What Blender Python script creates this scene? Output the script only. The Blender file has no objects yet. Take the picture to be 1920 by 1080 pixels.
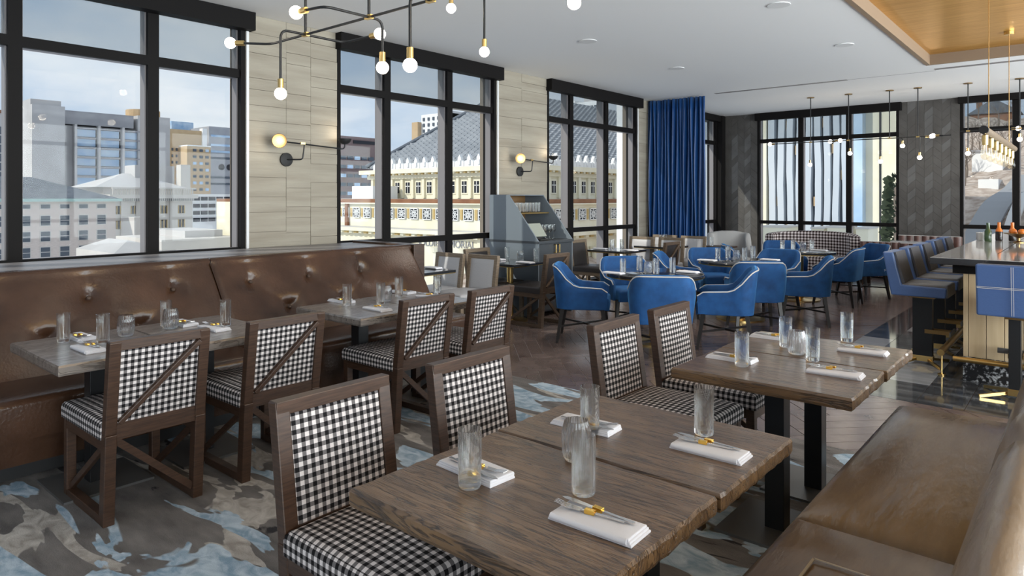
import bpy, bmesh, math, random
from mathutils import Vector, Matrix
random.seed(7)
R = math.radians
S = bpy.context.scene
COL = S.collection

# ------------------------------------------------------------------ camera
CAMH, YAW, FPX, HOR = 1.5, R(40.4), 1275.0, 371.0
cam = bpy.data.cameras.new('camera'); camo = bpy.data.objects.new('camera', cam); COL.objects.link(camo)
cam.sensor_width = 36; cam.lens = FPX * 36 / 1920; cam.shift_y = -(540 - HOR) / 1920
cam.clip_start = .05; cam.clip_end = 3000
camo.location = (0, 0, CAMH); camo.rotation_euler = (R(90), 0, YAW)
S.camera = camo
# ------------------------------------------------------------------ view
S.view_settings.view_transform = 'Standard'; S.view_settings.look = 'None'
S.view_settings.gamma = 1; S.view_settings.use_curve_mapping = False
S.view_settings.exposure = 0.8
S.cycles.max_bounces = 12; S.cycles.transparent_max_bounces = 24; S.cycles.diffuse_bounces = 4; S.cycles.transmission_bounces = 10; S.cycles.glossy_bounces = 4
S.cycles.caustics_reflective = False; S.cycles.caustics_refractive = False
S.cycles.sample_clamp_indirect = 6
# ------------------------------------------------------------------ sky
W = bpy.data.worlds.new('sky'); S.world = W; W.use_nodes = True
nt = W.node_tree; nt.nodes.clear()
def wn(t, **k):
    n = nt.nodes.new(t)
    for a, b in k.items(): setattr(n, a, b)
    return n
tc = wn('ShaderNodeTexCoord'); mp = wn('ShaderNodeMapping'); mp.inputs['Scale'].default_value = (1, 1, 2.6)
no = wn('ShaderNodeTexNoise'); no.inputs['Scale'].default_value = 3.2; no.inputs['Detail'].default_value = 7; no.inputs['Roughness'].default_value = .55
ra = wn('ShaderNodeValToRGB'); ra.color_ramp.elements[0].position = .36; ra.color_ramp.elements[0].color = (.50, .63, .82, 1)
ra.color_ramp.elements[1].position = .60; ra.color_ramp.elements[1].color = (.80, .85, .92, 1)
bg = wn('ShaderNodeBackground'); bg.inputs['Strength'].default_value = .58; ou = wn('ShaderNodeOutputWorld')
nt.links.new(tc.outputs['Generated'], mp.inputs['Vector']); nt.links.new(mp.outputs[0], no.inputs['Vector'])
nt.links.new(no.outputs['Fac'], ra.inputs[0]); nt.links.new(ra.outputs[0], bg.inputs[0]); nt.links.new(bg.outputs[0], ou.inputs[0])
# ------------------------------------------------------------------ sun
sl = bpy.data.lights.new('sun', 'SUN'); sl.energy = 1.7; sl.angle = R(1.0); sl.color = (1, .95, .86)
so = bpy.data.objects.new('sun', sl); COL.objects.link(so)
so.rotation_euler = Vector((.42, .85, -.62)).to_track_quat('-Z', 'Y').to_euler()

# ------------------------------------------------------------------ area lights added outside the two unseen sides to brighten the room
def window_light(name, loc, rot, sx, sy, e):
    L = bpy.data.lights.new(name, 'AREA'); L.shape = 'RECTANGLE'; L.size = sx; L.size_y = sy; L.energy = e; L.color = (.93, .97, 1)
    o = bpy.data.objects.new(name, L); COL.objects.link(o); o.location = loc; o.rotation_euler = rot
window_light('right_fill_light', (4.8, 5.2, 1.6), (R(90), 0, R(90)), 16.5, 3.0, 1050)
window_light('front_fill_light', (-.8, -3.8, 1.6), (R(90), 0, R(180)), 10, 3.0, 470)

# ------------------------------------------------------------------ materials
MATS = {}
def mat(name, col=(.8, .8, .8), rough=.5, metal=0, spec=.5, emit=None, es=0, bump=None, noise=None, coat=0, sheen=0):
    """noise=(scale, colour2, stretch(x,y,z), detail, lo, hi); bump=(scale, strength, stretch)"""
    if name in MATS: return MATS[name]
    m = bpy.data.materials.new(name); m.use_nodes = True; MATS[name] = m
    n = m.node_tree.nodes; l = m.node_tree.links; b = n['Principled BSDF']
    b.inputs['Base Color'].default_value = (*col, 1); b.inputs['Roughness'].default_value = rough
    b.inputs['Metallic'].default_value = metal; b.inputs['Specular IOR Level'].default_value = spec
    if coat: b.inputs['Coat Weight'].default_value = coat; b.inputs['Coat Roughness'].default_value = .15
    if sheen: b.inputs['Sheen Weight'].default_value = sheen; b.inputs['Sheen Roughness'].default_value = .4
    if emit: b.inputs['Emission Color'].default_value = (*emit, 1); b.inputs['Emission Strength'].default_value = es
    t = None
    def coord(st):
        nonlocal t
        if t is None: t = n.new('ShaderNodeTexCoord')
        q = n.new('ShaderNodeMapping'); q.inputs['Scale'].default_value = st
        l.new(t.outputs['Object'], q.inputs['Vector']); return q.outputs[0]
    if noise:
        sc, c2, st, det, lo, hi = noise
        x = n.new('ShaderNodeTexNoise'); x.inputs['Scale'].default_value = sc; x.inputs['Detail'].default_value = det
        l.new(coord(st), x.inputs['Vector'])
        r = n.new('ShaderNodeValToRGB'); r.color_ramp.elements[0].position = lo; r.color_ramp.elements[1].position = hi
        r.color_ramp.elements[0].color = (*col, 1); r.color_ramp.elements[1].color = (*c2, 1)
        l.new(x.outputs['Fac'], r.inputs[0]); l.new(r.outputs[0], b.inputs['Base Color'])
    if bump:
        sc, stg, st = bump
        x = n.new('ShaderNodeTexNoise'); x.inputs['Scale'].default_value = sc; x.inputs['Detail'].default_value = 5
        l.new(coord(st), x.inputs['Vector'])
        u = n.new('ShaderNodeBump'); u.inputs['Strength'].default_value = stg; u.inputs['Distance'].default_value = .02
        l.new(x.outputs['Fac'], u.inputs['Height']); l.new(u.outputs[0], b.inputs['Normal'])
    return m
def nodes(m): return m.node_tree.nodes, m.node_tree.links, m.node_tree.nodes['Principled BSDF']
def glassmat(name, tint, gl, rough=.02, base=.03):
    m = bpy.data.materials.new(name); m.use_nodes = True; MATS[name] = m
    n = m.node_tree.nodes; l = m.node_tree.links; n.remove(n['Principled BSDF'])
    tr = n.new('ShaderNodeBsdfTransparent'); tr.inputs[0].default_value = (*tint, 1)
    g = n.new('ShaderNodeBsdfGlossy'); g.inputs['Roughness'].default_value = rough; g.inputs[0].default_value = (1, 1, 1, 1)
    lw = n.new('ShaderNodeLayerWeight'); lw.inputs['Blend'].default_value = .5
    pw = n.new('ShaderNodeMath'); pw.operation = 'POWER'; pw.inputs[1].default_value = 3; l.new(lw.outputs['Facing'], pw.inputs[0])
    ml = n.new('ShaderNodeMath'); ml.operation = 'MULTIPLY_ADD'; ml.inputs[1].default_value = gl; ml.inputs[2].default_value = base; l.new(pw.outputs[0], ml.inputs[0])
    mx = n.new('ShaderNodeMixShader'); l.new(ml.outputs[0], mx.inputs[0]); l.new(tr.outputs[0], mx.inputs[1]); l.new(g.outputs[0], mx.inputs[2])
    l.new(mx.outputs[0], n['Material Output'].inputs[0]); return m
def gingham(name, dark, mid, light, period, rough=.9):
    m = mat(name, light, rough, spec=.15); n, l, b = nodes(m)
    uv = n.new('ShaderNodeTexCoord'); sp = n.new('ShaderNodeSeparateXYZ'); l.new(uv.outputs['UV'], sp.inputs[0])
    outs = []
    for i in (0, 1):
        a = n.new('ShaderNodeMath'); a.operation = 'MULTIPLY'; a.inputs[1].default_value = 1 / period; l.new(sp.outputs[i], a.inputs[0])
        f = n.new('ShaderNodeMath'); f.operation = 'FRACT'; l.new(a.outputs[0], f.inputs[0])
        g = n.new('ShaderNodeMath'); g.operation = 'GREATER_THAN'; g.inputs[1].default_value = .5; l.new(f.outputs[0], g.inputs[0]); outs.append(g.outputs[0])
    s = n.new('ShaderNodeMath'); s.operation = 'ADD'; l.new(outs[0], s.inputs[0]); l.new(outs[1], s.inputs[1])
    d = n.new('ShaderNodeMath'); d.operation = 'MULTIPLY'; d.inputs[1].default_value = .5; l.new(s.outputs[0], d.inputs[0])
    r = n.new('ShaderNodeValToRGB'); r.color_ramp.interpolation = 'CONSTANT'
    e = r.color_ramp.elements; e[0].position = 0; e[0].color = (*light, 1); e[1].position = .4; e[1].color = (*mid, 1)
    k = e.new(.8); k.color = (*dark, 1)
    l.new(d.outputs[0], r.inputs[0]); l.new(r.outputs[0], b.inputs['Base Color']); return m

mat('ceiling', (.93, .93, .93), .9, spec=.1)
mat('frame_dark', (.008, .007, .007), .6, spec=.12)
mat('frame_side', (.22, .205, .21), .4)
mat('stone', (.30, .262, .205), .75, noise=(3, (.40, .36, .29), (1, .35, 3.5), 8, .3, .7), bump=(9, .25, (1, .4, 6)))
mat('stone_joint', (.24, .20, .16), .9)
mat('chevron', (.066, .060, .055), .42, noise=(5, (.105, .098, .092), (1, 1, 1), 6, .3, .75))
mat('chevron_light', (.10, .096, .093), .4, noise=(5, (.15, .145, .142), (1, 1, 1), 6, .3, .75))
mat('plaster', (.55, .53, .5), .9)
mat('walnut', (.034, .017, .010), .42, noise=(6, (.085, .043, .025), (2, 2, 30), 6, .3, .75))
mat('oak_mid', (.075, .048, .031), .45, noise=(6, (.16, .108, .072), (2, 2, 30), 6, .3, .75))
mat('oak_grey', (.17, .125, .085), .5, noise=(6, (.30, .23, .16), (2, 2, 30), 6, .3, .75))
mat('leather_brown', (.040, .018, .0095), .25, noise=(3.5, (.090, .043, .024), (1, 1, 1.2), 6, .3, .75), bump=(60, .12, (1, 1, 1)))
mat('leather_seam', (.05, .028, .018), .5)
mat('leather_tan', (.19, .14, .10), .25, noise=(3, (.33, .26, .20), (2.5, .5, 1), 7, .3, .72), bump=(14, .18, (2.5, .7, 1)))
mat('leather_black', (.045, .040, .040), .35, bump=(60, .1, (1, 1, 1)))
mat('leather_pale', (.50, .49, .50), .4, bump=(60, .1, (1, 1, 1)))
mat('leather_maroon', (.105, .050, .042), .35, noise=(8, (.17, .09, .075), (1, 1, 1), 5, .3, .7))
mat('piping_pale', (.62, .60, .58), .6)
mat('steel_black', (.018, .019, .021), .38, metal=.3)
mat('steel_plate', (.17, .17, .17), .45, metal=.6)
mat('brass', (.72, .50, .20), .28, metal=1)
mat('brass_dark', (.30, .19, .08), .35, metal=1)
mat('gold', (.90, .56, .12), .25, metal=1)
mat('cutlery', (.75, .73, .72), .15, metal=1)
mat('linen', (.80, .79, .83), .85, bump=(300, .1, (1, 1, 1)))
mat('velvet_blue', (.003, .048, .17), .75, sheen=.6, noise=(9, (.010, .10, .31), (1, 1, 1), 5, .3, .75))
MATS['velvet_blue'].node_tree.nodes['Principled BSDF'].inputs['Sheen Tint'].default_value = (.15, .5, 1, 1)
mat('curtain_blue', (.004, .038, .15), .42, sheen=1.0, noise=(4, (.009, .075, .25), (1, 1, .2), 4, .3, .75))
MATS['curtain_blue'].node_tree.nodes['Principled BSDF'].inputs['Sheen Tint'].default_value = (.35, .6, 1, 1)
mat('leather_blue', (.07, .13, .30), .4, bump=(80, .08, (1, 1, 1)))
mat('leather_dark_grey', (.075, .075, .085), .38, bump=(80, .08, (1, 1, 1)))
mat('leg_black', (.014, .012, .012), .4)
mat('black_top', (.03, .03, .032), .06, coat=.6)
mat('marble_dark', (.025, .025, .028), .10, noise=(5, (.30, .30, .31), (1, 1, 1), 10, .56, .70))
mat('marble_base', (.02, .02, .022), .2, noise=(34, (.55, .56, .58), (1, 1, 1), 10, .50, .66))
mat('bar_top', (.36, .36, .37), .07, noise=(3, (.50, .50, .51), (6, .6, 1), 6, .3, .7))
mat('oak_pale', (.58, .42, .24), .5, noise=(4, (.70, .54, .34), (6, 6, .5), 6, .3, .7))
mat('cab_grey', (.17, .20, .23), .45)
mat('cab_dark', (.055, .062, .070), .4)
mat('cab_in', (.20, .11, .045), .4)
mat('black_matt', (.012, .012, .013), .6)
mat('screen', (.33, .35, .30), .25)
mat('gold_ceiling', (.60, .28, .035), .33, metal=.6, noise=(5, (.80, .46, .11), (.5, 9, 1), 8, .3, .7))
mat('coffer_side', (.30, .21, .14), .6)
mat('tile', (.045, .047, .052), .07, noise=(4, (.16, .165, .175), (.6, 3, 1), 9, .45, .75))
mat('tile_pale', (.30, .31, .33), .07, noise=(4, (.42, .43, .45), (.6, 3, 1), 9, .4, .75))
mat('grout', (.30, .29, .28), .8)
mat('plank', (.115, .082, .074), .2, spec=.8, noise=(5, (.19, .14, .127), (1, 1, 1), 6, .3, .75))
mat('plank_b', (.135, .098, .089), .2, spec=.8, noise=(5, (.22, .165, .15), (1, 1, 1), 6, .3, .75))
mat('plank_gap', (.42, .37, .35), .6)
mat('bulb', (1, 1, 1), .3, emit=(1, .90, .74), es=9)
mat('bulb_clear', (1, .9, .7), .3, emit=(1, .78, .45), es=2.2)
mat('downlight', (1, 1, 1), .3, emit=(1, .97, .92), es=7)
mat('white_paint', (.8, .8, .8), .6)
mat('amber', (.75, .20, .03), .3); mat('bottle_dark', (.02, .012, .01), .1); mat('bottle_green', (.05, .09, .04), .1)
mat('ceramic', (.75, .74, .72), .25)
mat('wing_fabric', (.46, .45, .44), .85, bump=(90, .2, (1, 1, 1)))
gingham('gingham', (.012, .011, .012), (.17, .155, .155), (.74, .68, .66), .029)
gingham('houndstooth', (.02, .014, .014), (.25, .20, .20), (.72, .68, .68), .055)
glassmat('pane', (.97, .985, .98), .10, .01, .006)
def solidglass(name, col, clear):
    m = bpy.data.materials.new(name); m.use_nodes = True; MATS[name] = m
    n = m.node_tree.nodes; l = m.node_tree.links; n.remove(n['Principled BSDF'])
    g = n.new('ShaderNodeBsdfGlass'); g.inputs['IOR'].default_value = 1.45; g.inputs['Roughness'].default_value = 0; g.inputs[0].default_value = (*col, 1)
    tr = n.new('ShaderNodeBsdfTransparent'); mx = n.new('ShaderNodeMixShader'); mx.inputs[0].default_value = clear
    l.new(g.outputs[0], mx.inputs[1]); l.new(tr.outputs[0], mx.inputs[2]); l.new(mx.outputs[0], n['Material Output'].inputs[0])
solidglass('tumbler', (.98, .99, .99), .25)
solidglass('ribbed', (.95, .96, .97), .15)
glassmat('bulb_glass', (1, .96, .88), .3)
glassmat('shade_mesh', (.74, .76, .77), .02, .6)
# rustic table wood : deep grain along X
def rustic(name, c0, c1, c2, st, along):
    m = mat(name, c1, .30, coat=.55); n, l, b = nodes(m)
    t = n.new('ShaderNodeTexCoord')
    def nz(sc, stv, det, dist=0):
        q = n.new('ShaderNodeMapping'); q.inputs['Scale'].default_value = stv; l.new(t.outputs['Object'], q.inputs[0])
        x = n.new('ShaderNodeTexNoise'); x.inputs['Scale'].default_value = sc; x.inputs['Detail'].default_value = det; x.inputs['Distortion'].default_value = dist
        l.new(q.outputs[0], x.inputs['Vector']); return x.outputs['Fac']
    def sw(a, c): return (a, c, 4) if along == 'x' else (c, a, 4)
    def ramp(v, p0, p1, ca, cb):
        r = n.new('ShaderNodeValToRGB'); r.color_ramp.elements[0].position = p0; r.color_ramp.elements[1].position = p1
        r.color_ramp.elements[0].color = (*ca, 1); r.color_ramp.elements[1].color = (*cb, 1); l.new(v, r.inputs[0]); return r.outputs[0]
    tone = ramp(nz(4, sw(.8, 5), 4), .3, .7, c1, c2)
    lines = nz(5, sw(.55, 9), 5, .6)
    r = n.new('ShaderNodeValToRGB'); e = r.color_ramp.elements; e[0].position = .40; e[0].color = (1, 1, 1, 1); e[1].position = .445; e[1].color = (0, 0, 0, 1)
    for pos, v in ((.475, 1), (.53, 1), (.555, .15), (.58, 1), (.64, 1), (.66, .3), (.68, 1)): k = e.new(pos); k.color = (v, v, v, 1)
    l.new(lines, r.inputs[0])
    mx = n.new('ShaderNodeMix'); mx.data_type = 'RGBA'; l.new(r.outputs[0], mx.inputs[0]); mx.inputs[6].default_value = (*c0, 1); l.new(tone, mx.inputs[7]); l.new(mx.outputs[2], b.inputs['Base Color'])
    fine = nz(9, sw(1.2, 26), 4); ad = n.new('ShaderNodeMath'); ad.operation = 'MULTIPLY_ADD'; ad.inputs[1].default_value = .35; l.new(fine, ad.inputs[0]); l.new(r.outputs[0], ad.inputs[2])
    u = n.new('ShaderNodeBump'); u.inputs['Strength'].default_value = .5; u.inputs['Distance'].default_value = .004
    l.new(ad.outputs[0], u.inputs['Height']); l.new(u.outputs[0], b.inputs['Normal']); return m
rustic('table_wood', (.030, .015, .007), (.115, .062, .028), (.23, .132, .062), 0, 'x')
rustic('table_wood_grey', (.07, .055, .045), (.185, .155, .135), (.33, .29, .26), 0, 'y')
# carpet with drifting blue and beige streams running along X
def carpet():
    m = mat('carpet', (.13, .12, .118), .95, spec=.1); n, l, b = nodes(m)
    t = n.new('ShaderNodeTexCoord')
    def nz(sc, st, det, dist=0, off=(0, 0, 0)):
        q = n.new('ShaderNodeMapping'); q.inputs['Scale'].default_value = st; q.inputs['Location'].default_value = off
        l.new(t.outputs['Object'], q.inputs[0]); x = n.new('ShaderNodeTexNoise'); x.inputs['Scale'].default_value = sc
        x.inputs['Detail'].default_value = det; x.inputs['Distortion'].default_value = dist; l.new(q.outputs[0], x.inputs['Vector']); return x.outputs['Fac']
    def ramp(v, a, bb, c1=(0, 0, 0, 1), c2=(1, 1, 1, 1)):
        r = n.new('ShaderNodeValToRGB'); r.color_ramp.elements[0].position = a; r.color_ramp.elements[1].position = bb
        r.color_ramp.elements[0].color = c1; r.color_ramp.elements[1].color = c2; l.new(v, r.inputs[0]); return r.outputs[0]
    def mix(f, a, bb):
        x = n.new('ShaderNodeMix'); x.data_type = 'RGBA'; l.new(f, x.inputs[0]); l.new(a, x.inputs[6]); l.new(bb, x.inputs[7]); return x.outputs[2]
    base = ramp(nz(7, (.6, 1.6, 1), 8), .3, .7, (.125, .117, .115, 1), (.25, .235, .225, 1))
    blue = ramp(nz(9, (.8, 1.2, 1), 9, 1.5), .35, .68, (.26, .38, .50, 1), (.62, .72, .80, 1))
    beig = ramp(nz(9, (.8, 1.2, 1), 9, 1.5, (5, 3, 0)), .35, .68, (.33, .30, .27, 1), (.60, .57, .53, 1))
    dark = ramp(nz(3.2, (.5, 2.2, 1), 5, .6, (2, 7, 0)), .64, .66)
    mb = ramp(nz(2.1, (.5, 1.5, 1), 3.2, 1.1, (.35, 1.9, 0)), .520, .532)
    mg = ramp(nz(2.3, (.5, 1.5, 1), 3.2, 1.1, (8.1, 4.4, 0)), .568, .580)
    dk = n.new('ShaderNodeRGB'); dk.outputs[0].default_value = (.045, .045, .05, 1)
    c = mix(dark, base, dk.outputs[0]); c = mix(mg, c, beig); c = mix(mb, c, blue)
    l.new(c, b.inputs['Base Color'])
    u = n.new('ShaderNodeBump'); u.inputs['Strength'].default_value = .4; u.inputs['Distance'].default_value = .01
    l.new(nz(160, (1, 1, 1), 2), u.inputs['Height']); l.new(u.outputs[0], b.inputs['Normal'])
carpet()

# ------------------------------------------------------------------ mesh builder
class MB:
    def __init__(s): s.v = []; s.f = []
    def add(s, vs, fs):
        o = len(s.v); s.v += [tuple(p) for p in vs]; s.f += [tuple(i + o for i in q) for q in fs]; return s
    def box(s, x0, y0, z0, x1, y1, z1):
        return s.add([(x0, y0, z0), (x1, y0, z0), (x1, y1, z0), (x0, y1, z0), (x0, y0, z1), (x1, y0, z1), (x1, y1, z1), (x0, y1, z1)],
                     [(0, 3, 2, 1), (4, 5, 6, 7), (0, 1, 5, 4), (1, 2, 6, 5), (2, 3, 7, 6), (3, 0, 4, 7)])
    def cb(s, c, d):
        return s.box(c[0] - d[0] / 2, c[1] - d[1] / 2, c[2] - d[2] / 2, c[0] + d[0] / 2, c[1] + d[1] / 2, c[2] + d[2] / 2)
    def bar(s, p, q, w, d, up=(0, 0, 1), w2=None, d2=None):
        p, q = Vector(p), Vector(q); t = (q - p).normalized(); up = Vector(up)
        if abs(t.dot(up)) > .98: up = Vector((0, 1, 0))
        a = t.cross(up).normalized(); b = a.cross(t)
        w2 = w if w2 is None else w2; d2 = d if d2 is None else d2; vs = []
        for o, ww, dd in ((p, w, d), (q, w2, d2)):
            for i, j in ((-1, -1), (1, -1), (1, 1), (-1, 1)): vs.append(o + a * i * ww / 2 + b * j * dd / 2)
        return s.add(vs, [(0, 3, 2, 1), (4, 5, 6, 7), (0, 1, 5, 4), (1, 2, 6, 5), (2, 3, 7, 6), (3, 0, 4, 7)])
    def tube(s, pts, r, n=8, r2=None):
        P = [Vector(p) for p in pts]; k = len(P); o = len(s.v); pa = None
        for i, p in enumerate(P):
            t = ((P[min(i + 1, k - 1)] - P[max(i - 1, 0)])).normalized()
            if pa is None:
                u = Vector((0, 0, 1)) if abs(t.z) < .9 else Vector((1, 0, 0)); pa = t.cross(u).normalized()
            else: pa = (pa - t * pa.dot(t)).normalized()
            pb = t.cross(pa); rr = r if r2 is None else r + (r2 - r) * i / (k - 1)
            for j in range(n):
                a = 2 * math.pi * j / n; s.v.append(tuple(p + pa * math.cos(a) * rr + pb * math.sin(a) * rr))
        for i in range(k - 1):
            for j in range(n):
                j2 = (j + 1) % n; s.f.append((o + i * n + j, o + i * n + j2, o + (i + 1) * n + j2, o + (i + 1) * n + j))
        s.f.append(tuple(o + j for j in reversed(range(n)))); s.f.append(tuple(o + (k - 1) * n + j for j in range(n)))
        return s
    def lathe(s, prof, n=20, c=(0, 0, 0), rib=0, nr=0):
        o = len(s.v); k = len(prof)
        for r, z in prof:
            for j in range(n):
                a = 2 * math.pi * j / n; q = r * (1 + rib * math.cos(a * nr)) if nr else r
                s.v.append((c[0] + q * math.cos(a), c[1] + q * math.sin(a), c[2] + z))
        for i in range(k - 1):
            for j in range(n):
                j2 = (j + 1) % n; s.f.append((o + i * n + j, o + i * n + j2, o + (i + 1) * n + j2, o + (i + 1) * n + j))
        if prof[0][0] > 1e-6: s.f.append(tuple(o + j for j in reversed(range(n))))
        if prof[-1][0] > 1e-6: s.f.append(tuple(o + (k - 1) * n + j for j in range(n)))
        return s
    def cyl(s, c, r, h, n=20, r2=None): return s.lathe([(r, 0), (r if r2 is None else r2, h)], n, c)
    def prism(s, poly, f0, f1):
        """poly: list of (a,b); f0,f1: maps (a,b)->xyz for the two ends"""
        k = len(poly); vs = [f0(a, b) for a, b in poly] + [f1(a, b) for a, b in poly]
        return s.add(vs, [tuple(reversed(range(k))), tuple(range(k, 2 * k))] + [(i, (i + 1) % k, k + (i + 1) % k, k + i) for i in range(k)])
    def grid(s, nu, nv, fn, cu=False, cv=False):
        o = len(s.v)
        for i in range(nu):
            for j in range(nv): s.v.append(tuple(fn(i, j)))
        for i in range(nu if cu else nu - 1):
            for j in range(nv if cv else nv - 1):
                i2, j2 = (i + 1) % nu, (j + 1) % nv
                s.f.append((o + i * nv + j, o + i2 * nv + j, o + i2 * nv + j2, o + i * nv + j2))
        return s
    def cushion(s, x0, y0, z0, x1, y1, z1, r=.03, crown=.012):
        def ax(a, b):
            return [a, a + r * .12, a + r * .4, a + r, *[a + r + (b - a - 2 * r) * k / 6 for k in range(1, 6)], b - r, b - r * .4, b - r * .12, b]
        X, Y = ax(x0, x1), ax(y0, y1); n, m = len(X), len(Y)
        def h(x, y):
            e = max(0, min(x - x0, x1 - x, y - y0, y1 - y)); z = z1 - r
            z += math.sqrt(max(0, r * r - (r - min(e, r)) ** 2))
            u = (x - x0) / (x1 - x0) * 2 - 1; w = (y - y0) / (y1 - y0) * 2 - 1
            return z + crown * (1 - u * u) * (1 - w * w)
        o = len(s.v); s.grid(n, m, lambda i, j: (X[i], Y[j], h(X[i], Y[j])))
        ring = [(i, 0) for i in range(n)] + [(n - 1, j) for j in range(1, m)] + [(i, m - 1) for i in range(n - 2, -1, -1)] + [(0, j) for j in range(m - 2, 0, -1)]
        b = len(s.v)
        for i, j in ring: s.v.append((X[i], Y[j], z0))
        k = len(ring)
        for q in range(k):
            a1 = o + ring[q][0] * m + ring[q][1]; a2 = o + ring[(q + 1) % k][0] * m + ring[(q + 1) % k][1]
            s.f.append((b + q, b + (q + 1) % k, a2, a1))
        s.f.append(tuple(b + q for q in reversed(range(k)))); return s
    def xf(s, M):
        s.v = [tuple(M @ Vector(p)) for p in s.v]; return s
    def build(s, name, m, parent=None, smooth=None, bevel=0, seg=2):
        me = bpy.data.meshes.new(name); me.from_pydata(s.v, [], s.f)
        b = bmesh.new(); b.from_mesh(me); bmesh.ops.recalc_face_normals(b, faces=b.faces)
        ul = b.loops.layers.uv.new('uv')
        for f in b.faces:
            nn = f.normal; a = max(range(3), key=lambda i: abs(nn[i]))
            for lp in f.loops:
                c = lp.vert.co; lp[ul].uv = (c.y, c.z) if a == 0 else (c.x, c.z) if a == 1 else (c.x, c.y)
        b.to_mesh(me); b.free()
        me.materials.append(MATS[m] if isinstance(m, str) else m)
        if smooth is not None:
            me.polygons.foreach_set('use_smooth', [True] * len(me.polygons)); me.set_sharp_from_angle(angle=R(smooth))
        o = bpy.data.objects.new(name, me); COL.objects.link(o)
        if parent: o.parent = parent
        if bevel:
            q = o.modifiers.new('bevel', 'BEVEL'); q.width = bevel; q.segments = seg; q.limit_method = 'ANGLE'; q.angle_limit = R(40)
        return o
def one(name, m, parent, fn, *a, smooth=None, bevel=0, **k):
    b = MB(); getattr(b, fn)(*a, **k); return b.build(name, m, parent, smooth, bevel)
def tag(o, label=None, cat=None, group=None, kind=None):
    for k, v in (('label', label), ('category', cat), ('group', group), ('kind', kind)):
        if v: o[k] = v
    return o
def thing(name, label, cat, loc=(0, 0, 0), rz=0, group=None):
    o = bpy.data.objects.new(name, None); COL.objects.link(o); o.empty_display_size = .1
    o.location = loc; o.rotation_euler = (0, 0, rz); return tag(o, label, cat, group)
def struct(name, b, m, parent=None, smooth=None, bevel=0):
    o = b.build(name, m, parent, smooth, bevel)
    if not parent: o['kind'] = 'structure'
    return o
def sempty(name):
    o = bpy.data.objects.new(name, None); COL.objects.link(o); o['kind'] = 'structure'; return o
def ctree(o, parent=None):
    c = o.copy(); COL.objects.link(c); c.parent = parent
    for ch in list(o.children): ctree(ch, c)
    return c
class Proto:
    """first call uses the built thing, later calls copy it with its parts"""
    def __init__(s, root): s.root = root; s.used = False
    def put(s, loc, rz, label, group=None):
        o = s.root if not s.used else ctree(s.root); s.used = True
        o.location = loc; o.rotation_euler = (0, 0, rz); o['label'] = label
        if group: o['group'] = group
        return o
def ray(px, py):
    a = (px - 960) / FPX; b = -(py - HOR) / FPX
    return Vector((-math.sin(YAW) + a * math.cos(YAW), math.cos(YAW) + a * math.sin(YAW), b))
def fz(px, py, h=0.):
    d = ray(px, py); t = (h - CAMH) / d.z; return Vector((d.x * t, d.y * t, h))
def fX(px, py, x):
    d = ray(px, py); t = x / d.x; return Vector((x, d.y * t, CAMH + d.z * t))
def fY(px, py, y):
    d = ray(px, py); t = y / d.y; return Vector((d.x * t, y, CAMH + d.z * t))
def towards(p, q): return math.atan2(q[1] - p[1], q[0] - p[0]) - math.pi / 2   # local +Y faces q
# ================================================================== structure
X0, YB, CZ = -6.1, 14.1, 3.25
XR, YN = 4.5, -3.5
fl = struct('floor', MB().box(X0 - .3, YN, -.2, XR, YB + .3, -.006), 'plank_gap')
one('carpet', 'carpet', fl, 'box', X0, YN, -.006, XR, 4.36, 0.004)
def clip(poly, x0, y0, x1, y1):
    for ax, lim, sg in ((0, x0, 1), (0, x1, -1), (1, y0, 1), (1, y1, -1)):
        out = []
        for i in range(len(poly)):
            a, b = poly[i], poly[(i + 1) % len(poly)]
            da, db = (a[ax] - lim) * sg, (b[ax] - lim) * sg
            if da >= 0: out.append(a)
            if (da >= 0) != (db >= 0):
                t = da / (da - db); out.append((a[0] + (b[0] - a[0]) * t, a[1] + (b[1] - a[1]) * t))
        poly = out
        if len(poly) < 3: return []
    return poly
PL, PW, GAP = .62, .125, .003
c45 = math.sqrt(.5)
planks = []
for i in range(-90, 150):
    for m in range(-16, 17):
        bx, by = i * PW + m * PL, i * PW - m * PL
        for q, (x0, y0, x1, y1) in enumerate(((bx, by, bx + PL, by + PW), (bx, by + PW, bx + PW, by + PW + PL))):
            rect = [(x0 + GAP, y0 + GAP), (x1 - GAP, y0 + GAP), (x1 - GAP, y1 - GAP), (x0 + GAP, y1 - GAP)]
            rot = [((u - v) * c45 - 4, (u + v) * c45 + 8) for u, v in rect]
            for reg in ((X0, 4.362, -1.88, YB), (-1.88, 4.362, 1.5, 5.7)):
                pc = clip(rot, *reg)
                if pc:
                    cx = sum(p[0] for p in pc) / len(pc); cy = sum(p[1] for p in pc) / len(pc)
                    f = -math.sin(YAW) * cx + math.cos(YAW) * cy; r = math.cos(YAW) * cx + math.sin(YAW) * cy
                    vis = f > 1 and abs(r / f) < .77
                    planks.append((f if vis else 99 + f, q, pc))
planks.sort(key=lambda t: t[0])
rest = [MB(), MB()]
for k, (f, q, pc) in enumerate(planks):
    zt = random.uniform(-.0008, .0008)
    pr = (lambda a, b: (a, b, -.006)), (lambda a, b, zt=zt: (a, b, zt))
    if k < 300: MB().prism(pc, *pr).build('plank', 'plank' if q else 'plank_b', fl)
    else: rest[q].prism(pc, *pr)
for q in (0, 1): tag(rest[q].build('distant_planks', 'plank' if q else 'plank_b', fl), kind='stuff')
tl = [MB() for _ in range(4)]; nt_ = 0
x = -1.88
while x < 1.0:
    y = 5.7; j = 0
    while y < YB:
        w = min(.3, 1.2 - x)
        if y < 10.5 and x < .2:
            one('floor_tile', 'tile_pale' if random.random() < .3 else 'tile', fl, 'box', x + .002, y + .002, -.006, x + w - .002, y + .598, .001)
        y += .6
    x += .3

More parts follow.
